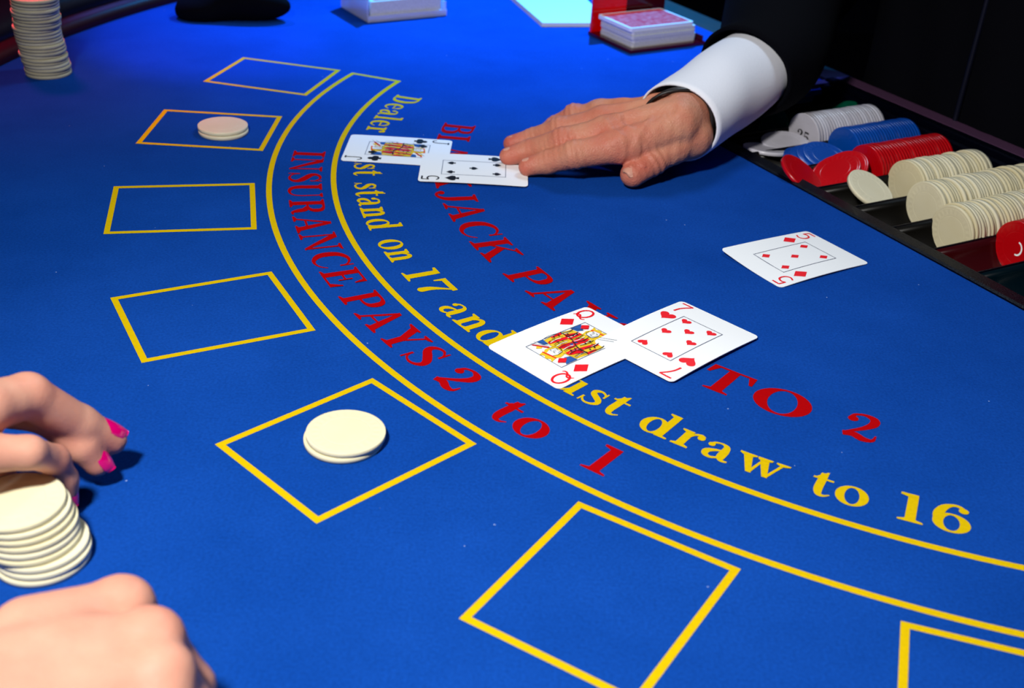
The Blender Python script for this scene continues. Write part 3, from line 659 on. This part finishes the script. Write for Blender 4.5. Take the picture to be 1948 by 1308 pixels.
def make_card(rank, suit, loc, ang_deg, label, bend=lambda x, y: 0.0, tiltv=None):
    root = empty('playing_card', loc, label, 'card', math.radians(ang_deg), 'dealt cards')
    if tiltv: root.rotation_euler = (tiltv[0], tiltv[1], math.radians(ang_deg))
    V, Fc = card_mesh(bend); link('card_body', mesh('card_body', V, Fc, False), 'card', root, (0, 0, 0))
    ink = 'card_red' if suit in ('heart', 'diamond') else 'card_black'
    SH = {'heart': heart, 'diamond': diamond, 'spade': spade, 'club': club}[suit]
    def put(name, shapes, m, lift=.0015):
        def fn(x, y, z): return (x, y, bend(x, y)+CTH+lift+z*.25)
        v, f = glyph_geo(shapes, fn, .05); return link(name, mesh(name, v, f), m, root, (0, 0, 0))
    isz = .105
    for rot in (0, PI):
        put('index', xf(xf(IDX[rank], -.5*isz, -.7*isz, isz), -.235*math.cos(rot)+.355*math.sin(rot), -.235*math.sin(rot)-.355*math.cos(rot)+0, 1, rot) if False else xf(xf(IDX[rank], -.240-.5*isz, .335-.6*isz, isz), 0, 0, 1, rot), ink)
        put('large_pip', xf(xf(SH(.115), -.232, .172), 0, 0, 1, rot), ink)
    fr = [(-.158, -.262), (.158, -.262), (.158, .262), (-.158, .262)]; e = .0045
    put('frame_line', [bar(-.158, -.262, .158, -.262+e), bar(-.158, .262-e, .158, .262), bar(-.158, -.262, -.158+e, .262), bar(.158-e, -.262, .158, .262)], 'card_line')
    if rank in '57':
        if rank == '7': pos = [(-.1, .205, 0), (-.1, 0, 0), (-.1, -.205, 1), (.1, .205, 0), (.1, 0, 0), (.1, -.205, 1), (0, .105, 0)]
        else: pos = [(-.1, .19, 0), (-.1, -.19, 1), (.1, .19, 0), (.1, -.19, 1), (0, 0, 0)]
        for x, y, f_ in pos: put('pip', xf(SH(.072), x, y, 1, PI*f_), ink)
    else:
        lay = .0012
        for k, shp in court(rank).items():
            put('court_figure', shp, k, lay); lay += .0012
        for rot in (0, PI): put('pip', xf(xf(SH(.07), -.105, .205), 0, 0, 1, rot), ink, lay+.001)
    return root
make_card('5', 'diamond', (2.005, 8.0255, .003), -55.56, 'five of diamonds lying alone face up near the tray', bend=lambda x, y: .055*max(0, (-x-.05-y*.6))**2*2+.012*(1-(2*y/CL)**2))
make_card('Q', 'diamond', (.3802, 6.5246, .003), 44.35-90, 'queen of diamonds, partly under the seven of hearts', bend=lambda x, y: .010*(1-(2*y/CL)**2))
make_card('7', 'heart', (1.0306, 6.6641, .016), -43.97, 'seven of hearts overlapping the queen of diamonds', bend=lambda x, y: .012*(1-(2*y/CL)**2))
make_card('J', 'club', (-1.0648, 9.7092, .003), .12-90, 'jack of clubs on the curved yellow line at far left', bend=lambda x, y: .004*(1-(2*y/CL)**2))
p0, p1 = at(787, 343, .02), at(1012, 354.5, .02); a5 = math.atan2(p1[1]-p0[1], p1[0]-p0[0]); mid5 = (p0+p1)/2+np.array([-math.sin(a5), math.cos(a5), 0])*CW/2
make_card('5', 'spade', (mid5[0], mid5[1], .014), math.degrees(a5)-90, "five of spades under the dealer's fingertips, overlapping the jack", bend=lambda x, y: .006*(1-(2*y/CL)**2))

# ------------------------------------------------------------------ things along the far side
# discard holder: dark red acrylic base and back wall, packs of cards inside
q0, q1, q2 = at(1202, 95, .02), at(1133, 66, .02), at(1334, 79, .02)
ux = (q2-q0)[:2]; lx = np.linalg.norm(ux); ux /= lx; uy = np.array([-ux[1], ux[0]])
hz = math.atan2(ux[1], ux[0]); ly = max(.63, abs(np.dot((q1-q0)[:2], uy)))
hold = empty('discard_holder', (*q0[:2], .004), 'dark red acrylic discard holder with an upright back, under the red-backed cards', 'card holder', hz)
def hp(par, name, V, Fc, m): return link(name, mesh(name, V, Fc), m, par, (0, 0, 0))
DL, DW = .90, .66
hp(hold, 'base_plate', *box(-.07, DL+.08, -.07, DW+.10, 0, .035, .008), 'maroonbase')
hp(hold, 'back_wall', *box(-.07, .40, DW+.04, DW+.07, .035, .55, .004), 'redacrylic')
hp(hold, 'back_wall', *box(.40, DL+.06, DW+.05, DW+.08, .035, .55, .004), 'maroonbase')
hp(hold, 'lip', *box(DL+.04, DL+.07, -.03, DW+.04, .035, .09, .004), 'maroonbase')
deck = empty('card_deck', (*q0[:2], .040), 'thick pile of red-backed cards sitting in the dark red holder', 'card deck', hz)
zz = 0
for i in range(5):   # packs, slightly pushed out of line
    h_ = .043; dx, dy = [(0, 0), (.012, .006), (-.006, .0), (.004, .014), (-.03, .02)][i]
    V, Fc = prism([(x+.44+dx, y+.315+dy) for x, y in rounded(.88, .63, .03)], zz, zz+h_-.002)
    hp(deck, 'card_bundle', V, Fc, 'card_edge' if i < 4 else 'card'); zz += h_
V, Fc = prism([(x+.44-.03, y+.335) for x, y in rounded(.82, .57, .02)], zz-.0015, zz+.0005)
hp(deck, 'red_back', V, Fc, 'card_back')
# white sheets
w0, w1 = at(1030, 51, .0), at(1128, 51, .0)
ax_ = (w1-w0)[:2]; lw = 1.05; ax_ /= np.linalg.norm(ax_); wz = math.atan2(ax_[1], ax_[0])
sh_ = at(988, 14, 0)-w0
pad = empty('paper_pad', (*w0[:2], 0), 'small white paper pad at the top edge beside the red holder', 'paper', wz)
lo_ = np.array([np.dot(sh_[:2], ax_), np.dot(sh_[:2], np.array([-ax_[1], ax_[0]]))])
pp = [(0, 0), (lw*.78, .0), (lw*.78, 1.3), (lo_[0]*1.6, lo_[1]*1.6), ]
for i in range(6):
    j = i*.004
    V, Fc = prism([(x+j*.5, y) for x, y in pp], i*.008, i*.008+.007); hp(pad, 'sheet', V, Fc, 'paper')
# clear card box
c0, c1 = at(703, 44, 0), at(850, 30, 0)
cu = (c1-c0)[:2]; cl_ = np.linalg.norm(cu); cz = math.atan2(cu[1], cu[0])
cb = empty('clear_card_box', (*c0[:2], .003), 'clear acrylic box open at the top, holding a white pack of cards', 'box', cz)
L_, W_, H_, t_ = cl_, .75, .16, .02
hp(cb, 'base_plate', *box(-.02, L_, 0, W_, 0, t_, .005), 'acrylic')
hp(cb, 'front_wall', *box(-.02, L_, 0, t_, t_, H_*.45, .004), 'acrylic')
hp(cb, 'back_wall', *box(-.02, L_, W_-t_, W_, t_, .35, .004), 'acrylic')
hp(cb, 'side_wall', *box(-.02, 0, t_, W_-t_, t_, .35, .004), 'acrylic')
hp(cb, 'side_wall', *box(L_-t_, L_, t_, W_-t_, t_, H_, .004), 'acrylic')
pk = empty('card_pack', (*c0[:2], .025), 'pale pack of cards standing inside the clear acrylic box', 'card deck', cz)
hp(pk, 'card_bundle', *box(.035, L_-.06, .04, .62, 0, .20, .006), 'card_edge')
hp(pk, 'red_back', *box(.10, L_-.13, .08, .56, .199, .203, 0), 'card_back')

# ------------------------------------------------------------------ bodies: signed distance fields turned into one continuous skin
def seg_d(P, a, b, ra, rb):
    a, b = np.array(a, float), np.array(b, float); ab = b-a; t = np.clip(((P-a)@ab)/(ab@ab+1e-12), 0, 1)
    return np.linalg.norm(P-a-t[:, None]*ab, axis=1)-(ra+(rb-ra)*t)
def smin(a, b, k):
    h = np.clip(.5+.5*(b-a)/k, 0, 1); return b*(1-h)+a*h-k*h*(1-h)
def smax(a, b, k): return -smin(-a, -b, k)
def ell(P, c, r, Rm=None):
    q = P-np.array(c, float)
    if Rm is not None: q = q@Rm
    q = q/np.array(r); l_ = np.linalg.norm(q, axis=1); return (l_-1)*min(r)
def chain(P, pts, rs, k=.02):
    d = None
    for i in range(len(pts)-1):
        e = seg_d(P, pts[i], pts[i+1], rs[i], rs[i+1]); d = e if d is None else smin(d, e, k)
    return d
def surface_net(f, lo, hi, h):
    """naive surface nets; the field is evaluated finely only in blocks near the surface"""
    lo = np.array(lo, float); B = 5; nb = np.ceil((np.array(hi)-lo)/(h*B)).astype(int); n = nb*B+1
    def ev(P): return np.concatenate([f(P[i:i+150000]) for i in range(0, len(P), 150000)])
    g = [lo[i]+h*B*(np.arange(nb[i])+.5) for i in range(3)]
    Pc = np.stack([a.ravel() for a in np.meshgrid(*g, indexing='ij')], 1); Dc = ev(Pc).reshape(nb)
    big = np.repeat(np.repeat(np.repeat(Dc, B, 0), B, 1), B, 2); D = np.full(n, 1.0); D[:-1, :-1, :-1] = big
    near = np.zeros(n, bool); m = np.repeat(np.repeat(np.repeat(np.abs(Dc) < h*B*1.35, B, 0), B, 1), B, 2); near[:-1, :-1, :-1] = m
    for ax2 in range(3):
        sl = [slice(None)]*3; s2 = [slice(None)]*3; sl[ax2] = slice(1, None); s2[ax2] = slice(0, -1); nn_ = near.copy(); nn_[tuple(sl)] |= near[tuple(s2)]; near = nn_
    ids = np.argwhere(near); D[near] = ev(lo+h*ids)
    ins = D < 0
    cs = np.zeros(np.array(n)-1, int)
    for dx in (0, 1):
        for dy in (0, 1):
            for dz in (0, 1): cs += ins[dx:n[0]-1+dx, dy:n[1]-1+dy, dz:n[2]-1+dz]
    act = (cs > 0) & (cs < 8); idx = -np.ones(act.shape, int); ids = np.argwhere(act); idx[act] = np.arange(len(ids))
    acc = np.zeros((len(ids), 3)); cnt = np.zeros(len(ids))
    for a in [(a, b, c) for a in (0, 1) for b in (0, 1) for c in (0, 1)]:
        for ax2 in range(3):
            if a[ax2] == 0:
                b = list(a); b[ax2] = 1
                da = D[ids[:, 0]+a[0], ids[:, 1]+a[1], ids[:, 2]+a[2]]; db = D[ids[:, 0]+b[0], ids[:, 1]+b[1], ids[:, 2]+b[2]]
                m = (da < 0) != (db < 0); t = np.where(m, da/(da-db+1e-20), 0)
                pt = ids+np.array(a)+np.eye(3)[ax2]*t[:, None]
                acc[m] += pt[m]; cnt[m] += 1
    V = lo+h*acc/cnt[:, None]; Fc = []
    for ax2 in range(3):
        u, v = (ax2+1) % 3, (ax2+2) % 3
        sl = [slice(None)]*3; s2 = [slice(None)]*3; sl[ax2] = slice(0, n[ax2]-1); s2[ax2] = slice(1, n[ax2])
        A, B_ = ins[tuple(sl)], ins[tuple(s2)]
        e = np.argwhere(A != B_); e = e[(e[:, u] > 0) & (e[:, v] > 0) & (e[:, u] < n[u]-1) & (e[:, v] < n[v]-1)]
        fl = A[e[:, 0], e[:, 1], e[:, 2]]; q = []
        for du, dv in ((-1, -1), (0, -1), (0, 0), (-1, 0)):
            c_ = e.copy(); c_[:, u] += du; c_[:, v] += dv; q.append(idx[c_[:, 0], c_[:, 1], c_[:, 2]])
        q = np.stack(q, 1); q[~fl] = q[~fl][:, ::-1]; Fc += q.tolist()
    return V, Fc
def body_part(name, f, lo, hi, h, m, parent, org, flush=None):
    V, Fc = surface_net(f, lo, hi, h)
    me = mesh(name, V-np.array(org), Fc, True)
    if flush is not None:
        at_ = me.attributes.new('flush', 'FLOAT', 'POINT'); at_.data.foreach_set('value', flush(V).astype(np.float32))
    return link(name, me, m, parent, (0, 0, 0))
def frame_of(axis, upv):
    z_ = np.array(axis, float); z_ /= np.linalg.norm(z_); x_ = np.cross(upv, z_); x_ /= np.linalg.norm(x_); y_ = np.cross(z_, x_); return x_, y_, z_
def nail_patch(name, c, axis, nrmv, ln, wd, lift, m, parent, org, curve=.5, point=0):
    """a curved nail plate: c centre, axis towards the tip, nrmv outward"""
    a = np.array(axis, float); a /= np.linalg.norm(a); n_ = np.array(nrmv, float); n_ -= a*(n_@a); n_ /= np.linalg.norm(n_); s_ = np.cross(n_, a)
    V, Fc = [], []; nu, nv_ = 12, 12
    for layer in (0, -.008):
        for i in range(nu+1):
            x = -1+2*i/nu
            for j in range(nv_+1):
                y = -1+2*j/nv_
                ey = abs(y)**3; wx = wd/2*(math.sqrt(max(0, 1-.75*ey**2)) if y < 0 else (1-point*y*y)*math.sqrt(max(.0, 1-.7*y**6)))
                zz_ = -curve*wd*(x*x)*.5-.05*ln*y*y
                V.append(np.array(c)+s_*x*wx+a*y*ln/2+n_*(lift+zz_+layer)-np.array(org))
    K = (nu+1)*(nv_+1)
    for i in range(nu):
        for j in range(nv_):
            q = [i*(nv_+1)+j, (i+1)*(nv_+1)+j, (i+1)*(nv_+1)+j+1, i*(nv_+1)+j+1]; Fc.append(q); Fc.append([k+K for k in q[::-1]])
    for i in range(nu):
        for j in (0, nv_): a1_, a2_ = i*(nv_+1)+j, (i+1)*(nv_+1)+j; Fc.append([a1_, a1_+K, a2_+K, a2_])
    for j in range(nv_):
        for i in (0, nu): a1_, a2_ = i*(nv_+1)+j, i*(nv_+1)+j+1; Fc.append([a1_, a2_, a2_+K, a1_+K])
    me = mesh(name, V, Fc, True); return link(name, me, m, parent, (0, 0, 0))

# ---- the dealer: right hand flat on the card, shirt cuff, black sleeve and jacket
dorg = np.array([4.9, 10.9, -ZT])
dealer = empty('person', (4.9, 10.9, -ZT), 'dealer in a black suit and white shirt cuff, reaching a flat hand to the cards', 'person')
T = lambda u, v, z: at(u, v, z)
fi = [T(1290, 238, .46), T(1172, 281, .30), T(1093, 294, .24), T(1043, 308, .135), T(1004, 317, .085)]
fm = [T(1290, 228, .50), T(1155, 253, .36), T(1071, 269, .28), T(1010, 286, .14), T(967, 297, .085)]
fr_ = [T(1290, 218, .48), T(1148, 232, .35), T(1066, 247, .25), T(1015, 263, .13), T(973, 273, .08)]
fp = [T(1285, 212, .42), T(1142, 219, .28), T(1092, 221, .23), T(1056, 238, .13), T(1032, 252, .08)]
th = [T(1318, 256, .36), T(1280, 279, .29), T(1240, 306, .20), T(1204, 332, .12)]
wr0, wr1 = T(1292, 226, .46), T(1420, 140, .56)
def hand_field(P):
    d = chain(P, fi, [.17, .125, .112, .096, .076], .03)
    d = smin(d, chain(P, fm, [.17, .13, .112, .094, .074], .03), .022)
    d = smin(d, chain(P, fr_, [.17, .12, .105, .088, .070], .03), .022)
    d = smin(d, chain(P, fp, [.16, .11, .095, .080, .064], .03), .022)
    palm = seg_d(P, fi[1]*.8+fi[0]*.2-[0, 0, .03], wr0-[0, 0, .02], .13, .20)
    palm = smin(palm, seg_d(P, fp[1]*.8+fp[0]*.2-[0, 0, .02], wr0-[0, 0, .02], .11, .19), .1)
    palm = smin(palm, seg_d(P, fm[1]*.8+fm[0]*.2-[0, 0, .04], wr0, .12, .20), .1)
    d = smin(d, palm, .06)
    d = smin(d, chain(P, th, [.165, .135, .116, .102], .04), .03)
    d = smin(d, seg_d(P, th[0]-[0, 0, .06], fi[1]*.45+th[1]*.55-[0, 0, .10], .14, .06), .05)       # thenar web
    d = smin(d, seg_d(P, wr0, wr1, .205, .25), .08)
    for f_, r in ((fi, .05), (fm, .055), (fr_, .05), (fp, .045)):           # knuckles, joints and tendons
        d = smin(d, ell(P, f_[1]+[0, 0, .082], (.10, .085, .055)), .05)
        d = smin(d, ell(P, f_[2]+[0, 0, .065], (.07, .06, .045)), .03)
        a_ = f_[1]+[0, 0, .10]; b_ = wr0+[-.05, max(-.12, min(.10, (f_[0]-wr0)[1]*.5)), .185]
        d = smin(d, seg_d(P, a_, b_, .034, .020), .035)
    for a_, b_ in ((fi[1], fm[1]), (fm[1], fr_[1]), (fr_[1], fp[1])):       # hollows between the metacarpals
        m0 = (a_+b_)/2+[.10, .0, .20]; m1 = m0+[.35, 0, .10]
        d = smax(d, -seg_d(P, m0, m1, .045, .02), .07)
    # loose wrinkled skin over the joints and the thumb
    w_ = np.zeros(len(P))
    for f_ in (fi, fm, fr_, fp):
        ax3 = (f_[3]-f_[1])/np.linalg.norm(f_[3]-f_[1]); q_ = (P-f_[2])@ax3
        w_ += .0045*np.sin(q_*115+3*((P-f_[2])[:, 1]))*np.exp(-(q_/.075)**2-((P-f_[2])**2).sum(1)/.04)
        ax4 = (f_[4]-f_[2])/np.linalg.norm(f_[4]-f_[2]); q_ = (P-f_[3])@ax4
        w_ += .003*np.sin(q_*130)*np.exp(-(q_/.045)**2-((P-f_[3])**2).sum(1)/.03)
    tv = (th[2]-th[3])/np.linalg.norm(th[2]-th[3]); q_ = (P-th[2])@tv+.03
    w_ += .005*np.sin(q_*105)*np.exp(-(q_/.10)**2-((P-th[2])**2).sum(1)/.05)
    # folds fanning from the thumb root over the back of the hand
    c5 = T(1265, 262, .35); dd_ = P-c5
    w_ += .0016*np.sin(np.arctan2(dd_[:, 1], dd_[:, 0])*13)*np.exp(-((np.sqrt((dd_**2).sum(1))-.22)/.12)**2)
    w_ += .004*np.sin(P@np.array([9., -34, 6])+2*np.sin(P[:, 0]*9))*np.exp(-((P-T(1205, 238, .5))**2).sum(1)/.10)
    # veins
    for va, vb, vc in ((T(1165, 268, .42), T(1215, 240, .60), T(1262, 222, .66)), (T(1150, 226, .42), T(1195, 222, .56), T(1262, 222, .66)), (T(1150, 240, .44), T(1205, 228, .6), T(1240, 205, .62))):
        for a_, b_ in ((va, vb), (vb, vc)):
            q_ = seg_d(P[:, :2], a_[:2], b_[:2], 0, 0); w_ -= .008*np.exp(-(q_/.022)**2)*(P[:, 2] > .2)
    return np.maximum(d+w_, -P[:, 2]+.014)
def flush_man(V):
    f_ = np.zeros(len(V))
    for c_, s_, a_ in [(x[4], .02, .7) for x in (fi, fm, fr_, fp)]+[(x[2], .02, .45) for x in (fi, fm, fr_, fp)]+[(x[1], .03, .6) for x in (fi, fm, fr_)]+[(th[3], .03, .6), (th[2], .02, .3)]:
        f_ += a_*np.exp(-((V-c_)**2).sum(1)/s_)
    return f_
body_part('hand', hand_field, (-.25, 8.7, -.02), (2.4, 11.4, 1.0), .0095, 'man_skin', dealer, dorg, flush_man)
# nails: thumb, index, middle, ring
def man_nail(c, a, n_, ln, wd, lift): return nail_patch('fingernail', c, a, n_, ln, wd, lift, 'nail', dealer, dorg)
man_nail(th[3]+(th[3]-th[2])*.06, th[3]-th[2]+np.array([0, 0, -.02]), (-.30, -.62, .72), .125, .115, .099)
man_nail(fi[4]*.85+fi[3]*.15, fi[4]-fi[3], (-.1, -.25, 1), .11, .10, .079)
man_nail(fm[4]*.85+fm[3]*.15, fm[4]-fm[3], (-.1, -.2, 1), .11, .10, .077)
man_nail(fr_[4]*.85+fr_[3]*.15, fr_[4]-fr_[3], (-.1, -.2, 1), .10, .09, .072)
# cuff and sleeve: swept open tubes with thickness
def sleeve(name, path, radii, m, thick=.02, n=48, close_far=False, fold=None, parent=dealer, org=dorg, slant=None):
    """path: 3D points, radii: (side, up) per point; outer skin, rolled lip, inner skin"""
    Pp = smooth_line([list(p)+list(r) for p, r in zip(path, radii)], 6); rings = []
    def ring_at(i, off):
        p = Pp[i]; a = Pp[max(0, i-1)][:3]; b = Pp[min(len(Pp)-1, i+1)][:3]; x_, y_, z_ = frame_of(b-a, np.array([0, 0, 1.0]))
        if slant is not None and i < 7: pass
        out = []
        for j in range(n):
            t = 2*PI*j/n; wv = 0
            if fold: wv = fold(i/(len(Pp)-1), t)
            out.append(p[:3]+x_*math.cos(t)*(p[3]-off+wv)+y_*math.sin(t)*(p[4]-off+wv)-np.array(org))
        return out
    N_p = len(Pp)
    rings = [ring_at(i, thick) for i in range(min(N_p-1, 8), -1, -1)]+[ring_at(i, 0) for i in range(N_p)]
    V, Fc = tube(rings, False)
    if close_far: Fc.append(list(range((len(rings)-1)*n, len(rings)*n)))
    Fc = [f_[::-1] for f_ in Fc]
    return link(name, mesh(name, V, Fc, True), m, parent, (0, 0, 0))
wx_, wy_, wz_ = frame_of(wr1-wr0, np.array([0, 0, 1.0])); rings_ = []
for j_ in range(40):
    t_ = 2*PI*j_/40; cc_ = wr0+wz_*(.13-.24*max(0, math.cos(t_-math.radians(25)))) ; rd_ = wx_*math.cos(t_)+wy_*math.sin(t_)
    rings_.append([cc_+rd_*.245+wz_*.04-dorg, cc_+rd_*.265+wz_*.03-dorg, cc_+rd_*.265-wz_*.05-dorg, cc_+rd_*.245-wz_*.06-dorg])
V, Fc = tube(rings_+[rings_[0]], False); link('watch_strap', mesh('watch_strap', V, Fc, True), 'watch', dealer, (0, 0, 0))
cf = T(1290, 233, .41); cbk = T(1417, 139, .56)
dirc = (cbk-cf)/np.linalg.norm(cbk-cf)
elbow = T(1500, -40, .95)
sleeve('shirt_cuff', [cf, cf+(cbk-cf)*.35, cf+(cbk-cf)*.7, cbk+dirc*.35], [(.365, .335), (.378, .345), (.388, .35), (.38, .34)], 'shirt', .016,
       fold=lambda s, t: .006*math.sin(3*t+4*s)+.008*math.sin(9*s+2*t)*(.3+s))
# cuff slit with overlapping edge and button
slit = []
for s in np.linspace(.0, 1.0, 9):
    p = cf+(cbk-cf)*s; x_, y_, z_ = frame_of(cbk-cf, np.array([0, 0, 1.0]))
    r_ = .392
    slit.append([p+x_*math.cos(t)*r_+y_*math.sin(t)*(r_-.025)-dorg for t in (math.radians(-38), math.radians(-33), math.radians(-28))])
V = [q for row_ in slit for q in row_]; V += [v-(np.array(cf)-dorg+dirc*np.dot(np.array(v)-(np.array(cf)-dorg), dirc)-v)*-.03 for v in V]; k_ = len(slit)*3
Fc = [[i*3+j, i*3+j+1, i*3+j+4, i*3+j+3] for i in range(len(slit)-1) for j in (0, 1)]; Fc += [[a+k_ for a in q[::-1]] for q in Fc]
link('cuff_placket', mesh('cuff_placket', V, Fc, True), 'shirt', dealer, (0, 0, 0))
shoulder = np.array([4.15, 12.6, 3.9])
mid_a = cbk*.4+elbow*.6
sleeve('jacket_sleeve', [cbk-dirc*.02, cbk+dirc*.4+[.03, 0, .02], mid_a+[.08, 0, .05], elbow+[.15, .1, .1], (elbow+shoulder)/2+[.1, .2, .1], shoulder], [(.47, .42), (.50, .46), (.56, .54), (.66, .66), (.72, .72), (.8, .8)], 'suit', .03,
       fold=lambda s, t: .015*math.sin(14*s+2*t)*math.sin(t+1), close_far=True)
# torso in a jacket, leaning over the tray
fwd_ = -N_
tc0 = tr(-1.4, 3.62)
def torso(P):
    q = P-np.array([tc0[0], tc0[1], 0]); a = q[:, 0]*E_[0]+q[:, 1]*E_[1]; b = q[:, 0]*N_[0]+q[:, 1]*N_[1]; z = P[:, 2]
    lean = b-.14*(2-z)*0
    def rbox(ca, cb_, cz, ra, rb_, rz, r):
        x = np.abs(np.stack([a-ca, lean-cb_, z-cz], 1))-np.array([ra, rb_, rz])+r
        return np.linalg.norm(np.maximum(x, 0), axis=1)+np.minimum(x.max(1), 0)-r
    d = rbox(0.0, .0, 1.2, 2.25, 1.15, 4.2, .7)
    d = smin(d, rbox(0, .1, 4.3, 2.3, 1.0, .9, .8), .5)
    d = smin(d, seg_d(P, [tc0[0], tc0[1], 4.6], [tc0[0], tc0[1], 6.2], .75, .6), .3)
    # skirt of the jacket flares slightly over the tray rim
    d = d+.03*np.sin(a*4)+.02*np.sin(a*9+z*2)
    return d
body_part('jacket', torso, (1.4, 6.0, -3.4), (10.0, 16.5, 6.9), .11, 'suit', dealer, dorg)
# jacket front edge with a faint satin sheen, and buttons
def on_front(a, z, off=.02):
    p = np.array([tc0[0], tc0[1]])+E_*a-N_*(1.15+off+.03); return np.array([p[0], p[1], z])
edge = []
for z in np.linspace(-1.0, 5.0, 20):
    edge.append([on_front(-.62+.03*z, z, .0)-dorg, on_front(-.585+.03*z, z, .03)-dorg, on_front(-.55+.03*z, z, .0)-dorg])
V, Fc = tube(edge, True); link('jacket_front_edge', mesh('jacket_front_edge', V, Fc, True), 'satin', dealer, (0, 0, 0))

# ---- the player: two bare hands with pink nails around the leaning stack
worg = np.array([-3.6, 4.3, 0])
lady = empty('person', worg, 'player with two bare hands and hot pink nails around the leaning chip stack', 'person')
gi = [T(-95, 790, .62), T(-30, 775, .66), T(52, 752, .60), T(150, 808, .34), T(212, 836, .20)]
gm = [T(-105, 780, .52), T(-30, 765, .50), T(88, 786, .42), T(156, 845, .25), T(184, 880, .14)]
gr = [T(-100, 840, .48), T(-40, 862, .52), T(55, 860, .48), T(103, 874, .34), T(122, 912, .20), T(127, 932, .14)]
gp = [T(-130, 840, .46), T(-80, 865, .48), T(-20, 868, .40), T(2, 900, .25), T(0, 930, .14)]
gt = [T(-190, 860, .45), T(-150, 920, .35), T(-120, 965, .22), T(-100, 1000, .14)]
gw0, gw1 = T(-210, 830, .62), T(-620, 840, .75)
def lady_upper(P):
    d = chain(P, gi, [.13, .118, .104, .097, .076], .03)
    d = smin(d, chain(P, gm, [.13, .11, .095, .085, .067], .03), .015)
    d = smin(d, chain(P, gr, [.12, .095, .074, .069, .062, .055], .03), .015)
    d = smin(d, chain(P, gp, [.12, .08, .068, .062, .052], .03), .015)
    d = smin(d, chain(P, gt, [.15, .11, .095, .08], .03), .04)
    palm = smin(seg_d(P, gi[0], gw0, .14, .22), seg_d(P, gp[0], gw0, .12, .22), .1)
    d = smin(d, palm, .08); d = smin(d, chain(P, [gw0, gw1, gw1+np.array([-2.2, -.3, .25])], [.23, .33, .42], .1), .1)
    return np.maximum(d, -P[:, 2]+.01)
def flush_l(L):
    def fn(V):
        f_ = np.zeros(len(V))
        for c_ in L: f_ += .5*np.exp(-((V-c_)**2).sum(1)/.02)
        return f_
    return fn
lh = body_part('hand', lady_upper, (-8.2, 3.0, -.02), (-1.7, 8.2, 1.7), .019, 'woman_skin', lady, worg, flush_l([gi[4], gm[4], gi[2], gm[2], gr[3]]))
lh['label'] = 'hand reaching for the stack, pink nails'
def pink(c, a, n_, ln, wd, lift): return nail_patch('pink_nail', c, a, n_, ln, wd, lift, 'pink', lady, worg, .55, .25)
pink(gi[4]-(gi[4]-gi[3])*.30, gi[4]-gi[3], (.46, .20, .85), .21, .120, .090)
pink(gm[4]-(gm[4]-gm[3])*.22, gm[4]-gm[3], (.97, .05, .28), .18, .11, .076)
pink(gr[5]+[0, 0, 0], gr[5]-gr[4], (.85, -.25, .30), .16, .09, .052)
# lower hand: a loose fist, knuckles to the right
k1, k2, k3, k4 = T(232, 1158, .42), T(284, 1222, .47), T(304, 1288, .46), T(300, 1350, .40)
kw = T(-120, 1400, .45)
def lady_lower(P):
    d = None
    for i, (k, r) in enumerate(((k1, .122), (k2, .130), (k3, .125), (k4, .11))):
        back = kw+(k-kw)*.35+np.array([0, .22-.14*i, .02])
        e = chain(P, [back, k], [.16, r-.005], .03)
        curl = [k, k+np.array([.13, .01, -.22]), k+np.array([.03, -.02, -.31]), k+np.array([-.12, -.03, -.26])]
        e = smin(e, chain(P, curl, [r*.92, .092, .083, .075], .03), .03)
        e = smin(e, ell(P, k+[0, 0, .03], (.125, .11, .105)), .03)
        d = e if d is None else smin(d, e, .05)
    palm = seg_d(P, (k1+k2)/2*.6+kw*.4-[0, 0, .05], kw, .2, .26)
    palm = smin(palm, seg_d(P, k4*.6+kw*.4-[0, 0, .05], kw, .18, .24), .12)
    d = smin(d, palm, .12)
    d = smin(d, chain(P, [kw+[.2, .25, -.05], k1+[-.35, .05, -.22], k1+[-.10, .02, -.30]], [.16, .12, .085], .05), .06)
    d = smin(d, chain(P, [kw, kw+np.array([-2.0, -.5, .42]), kw+np.array([-3.6, -.8, .65])], [.25, .35, .42], .1), .1)
    return np.maximum(d, -P[:, 2]+.01)
l2 = body_part('hand', lady_lower, (-7.2, .8, -.02), (-.7, 4.8, 1.7), .022, 'woman_skin', lady, worg, flush_l([k1, k2, k3]))
l2['label'] = 'loosely closed hand, knuckles forward'

# ---- plain dark rounded hump of no identified kind, by the far rail
pc = at(368, 34, .05)
hump = empty('hump', (pc[0], pc[1]+.15, 0), 'small black rounded hump on the far felt edge by the rail', 'hump')
po = np.array([pc[0], pc[1]+.15, 0])
def hump_f(P): return np.maximum(smin(ell(P, po+[.02, 0, .06], (.24, .16, .13)), ell(P, po+[.42, .16, .16], (.60, .22, .20)), .16), -P[:, 2]+.004)
body_part('hump_body', hump_f, po-[.4, .3, .02], po+[1.1, .6, .45], .025, 'suit', hump, po)
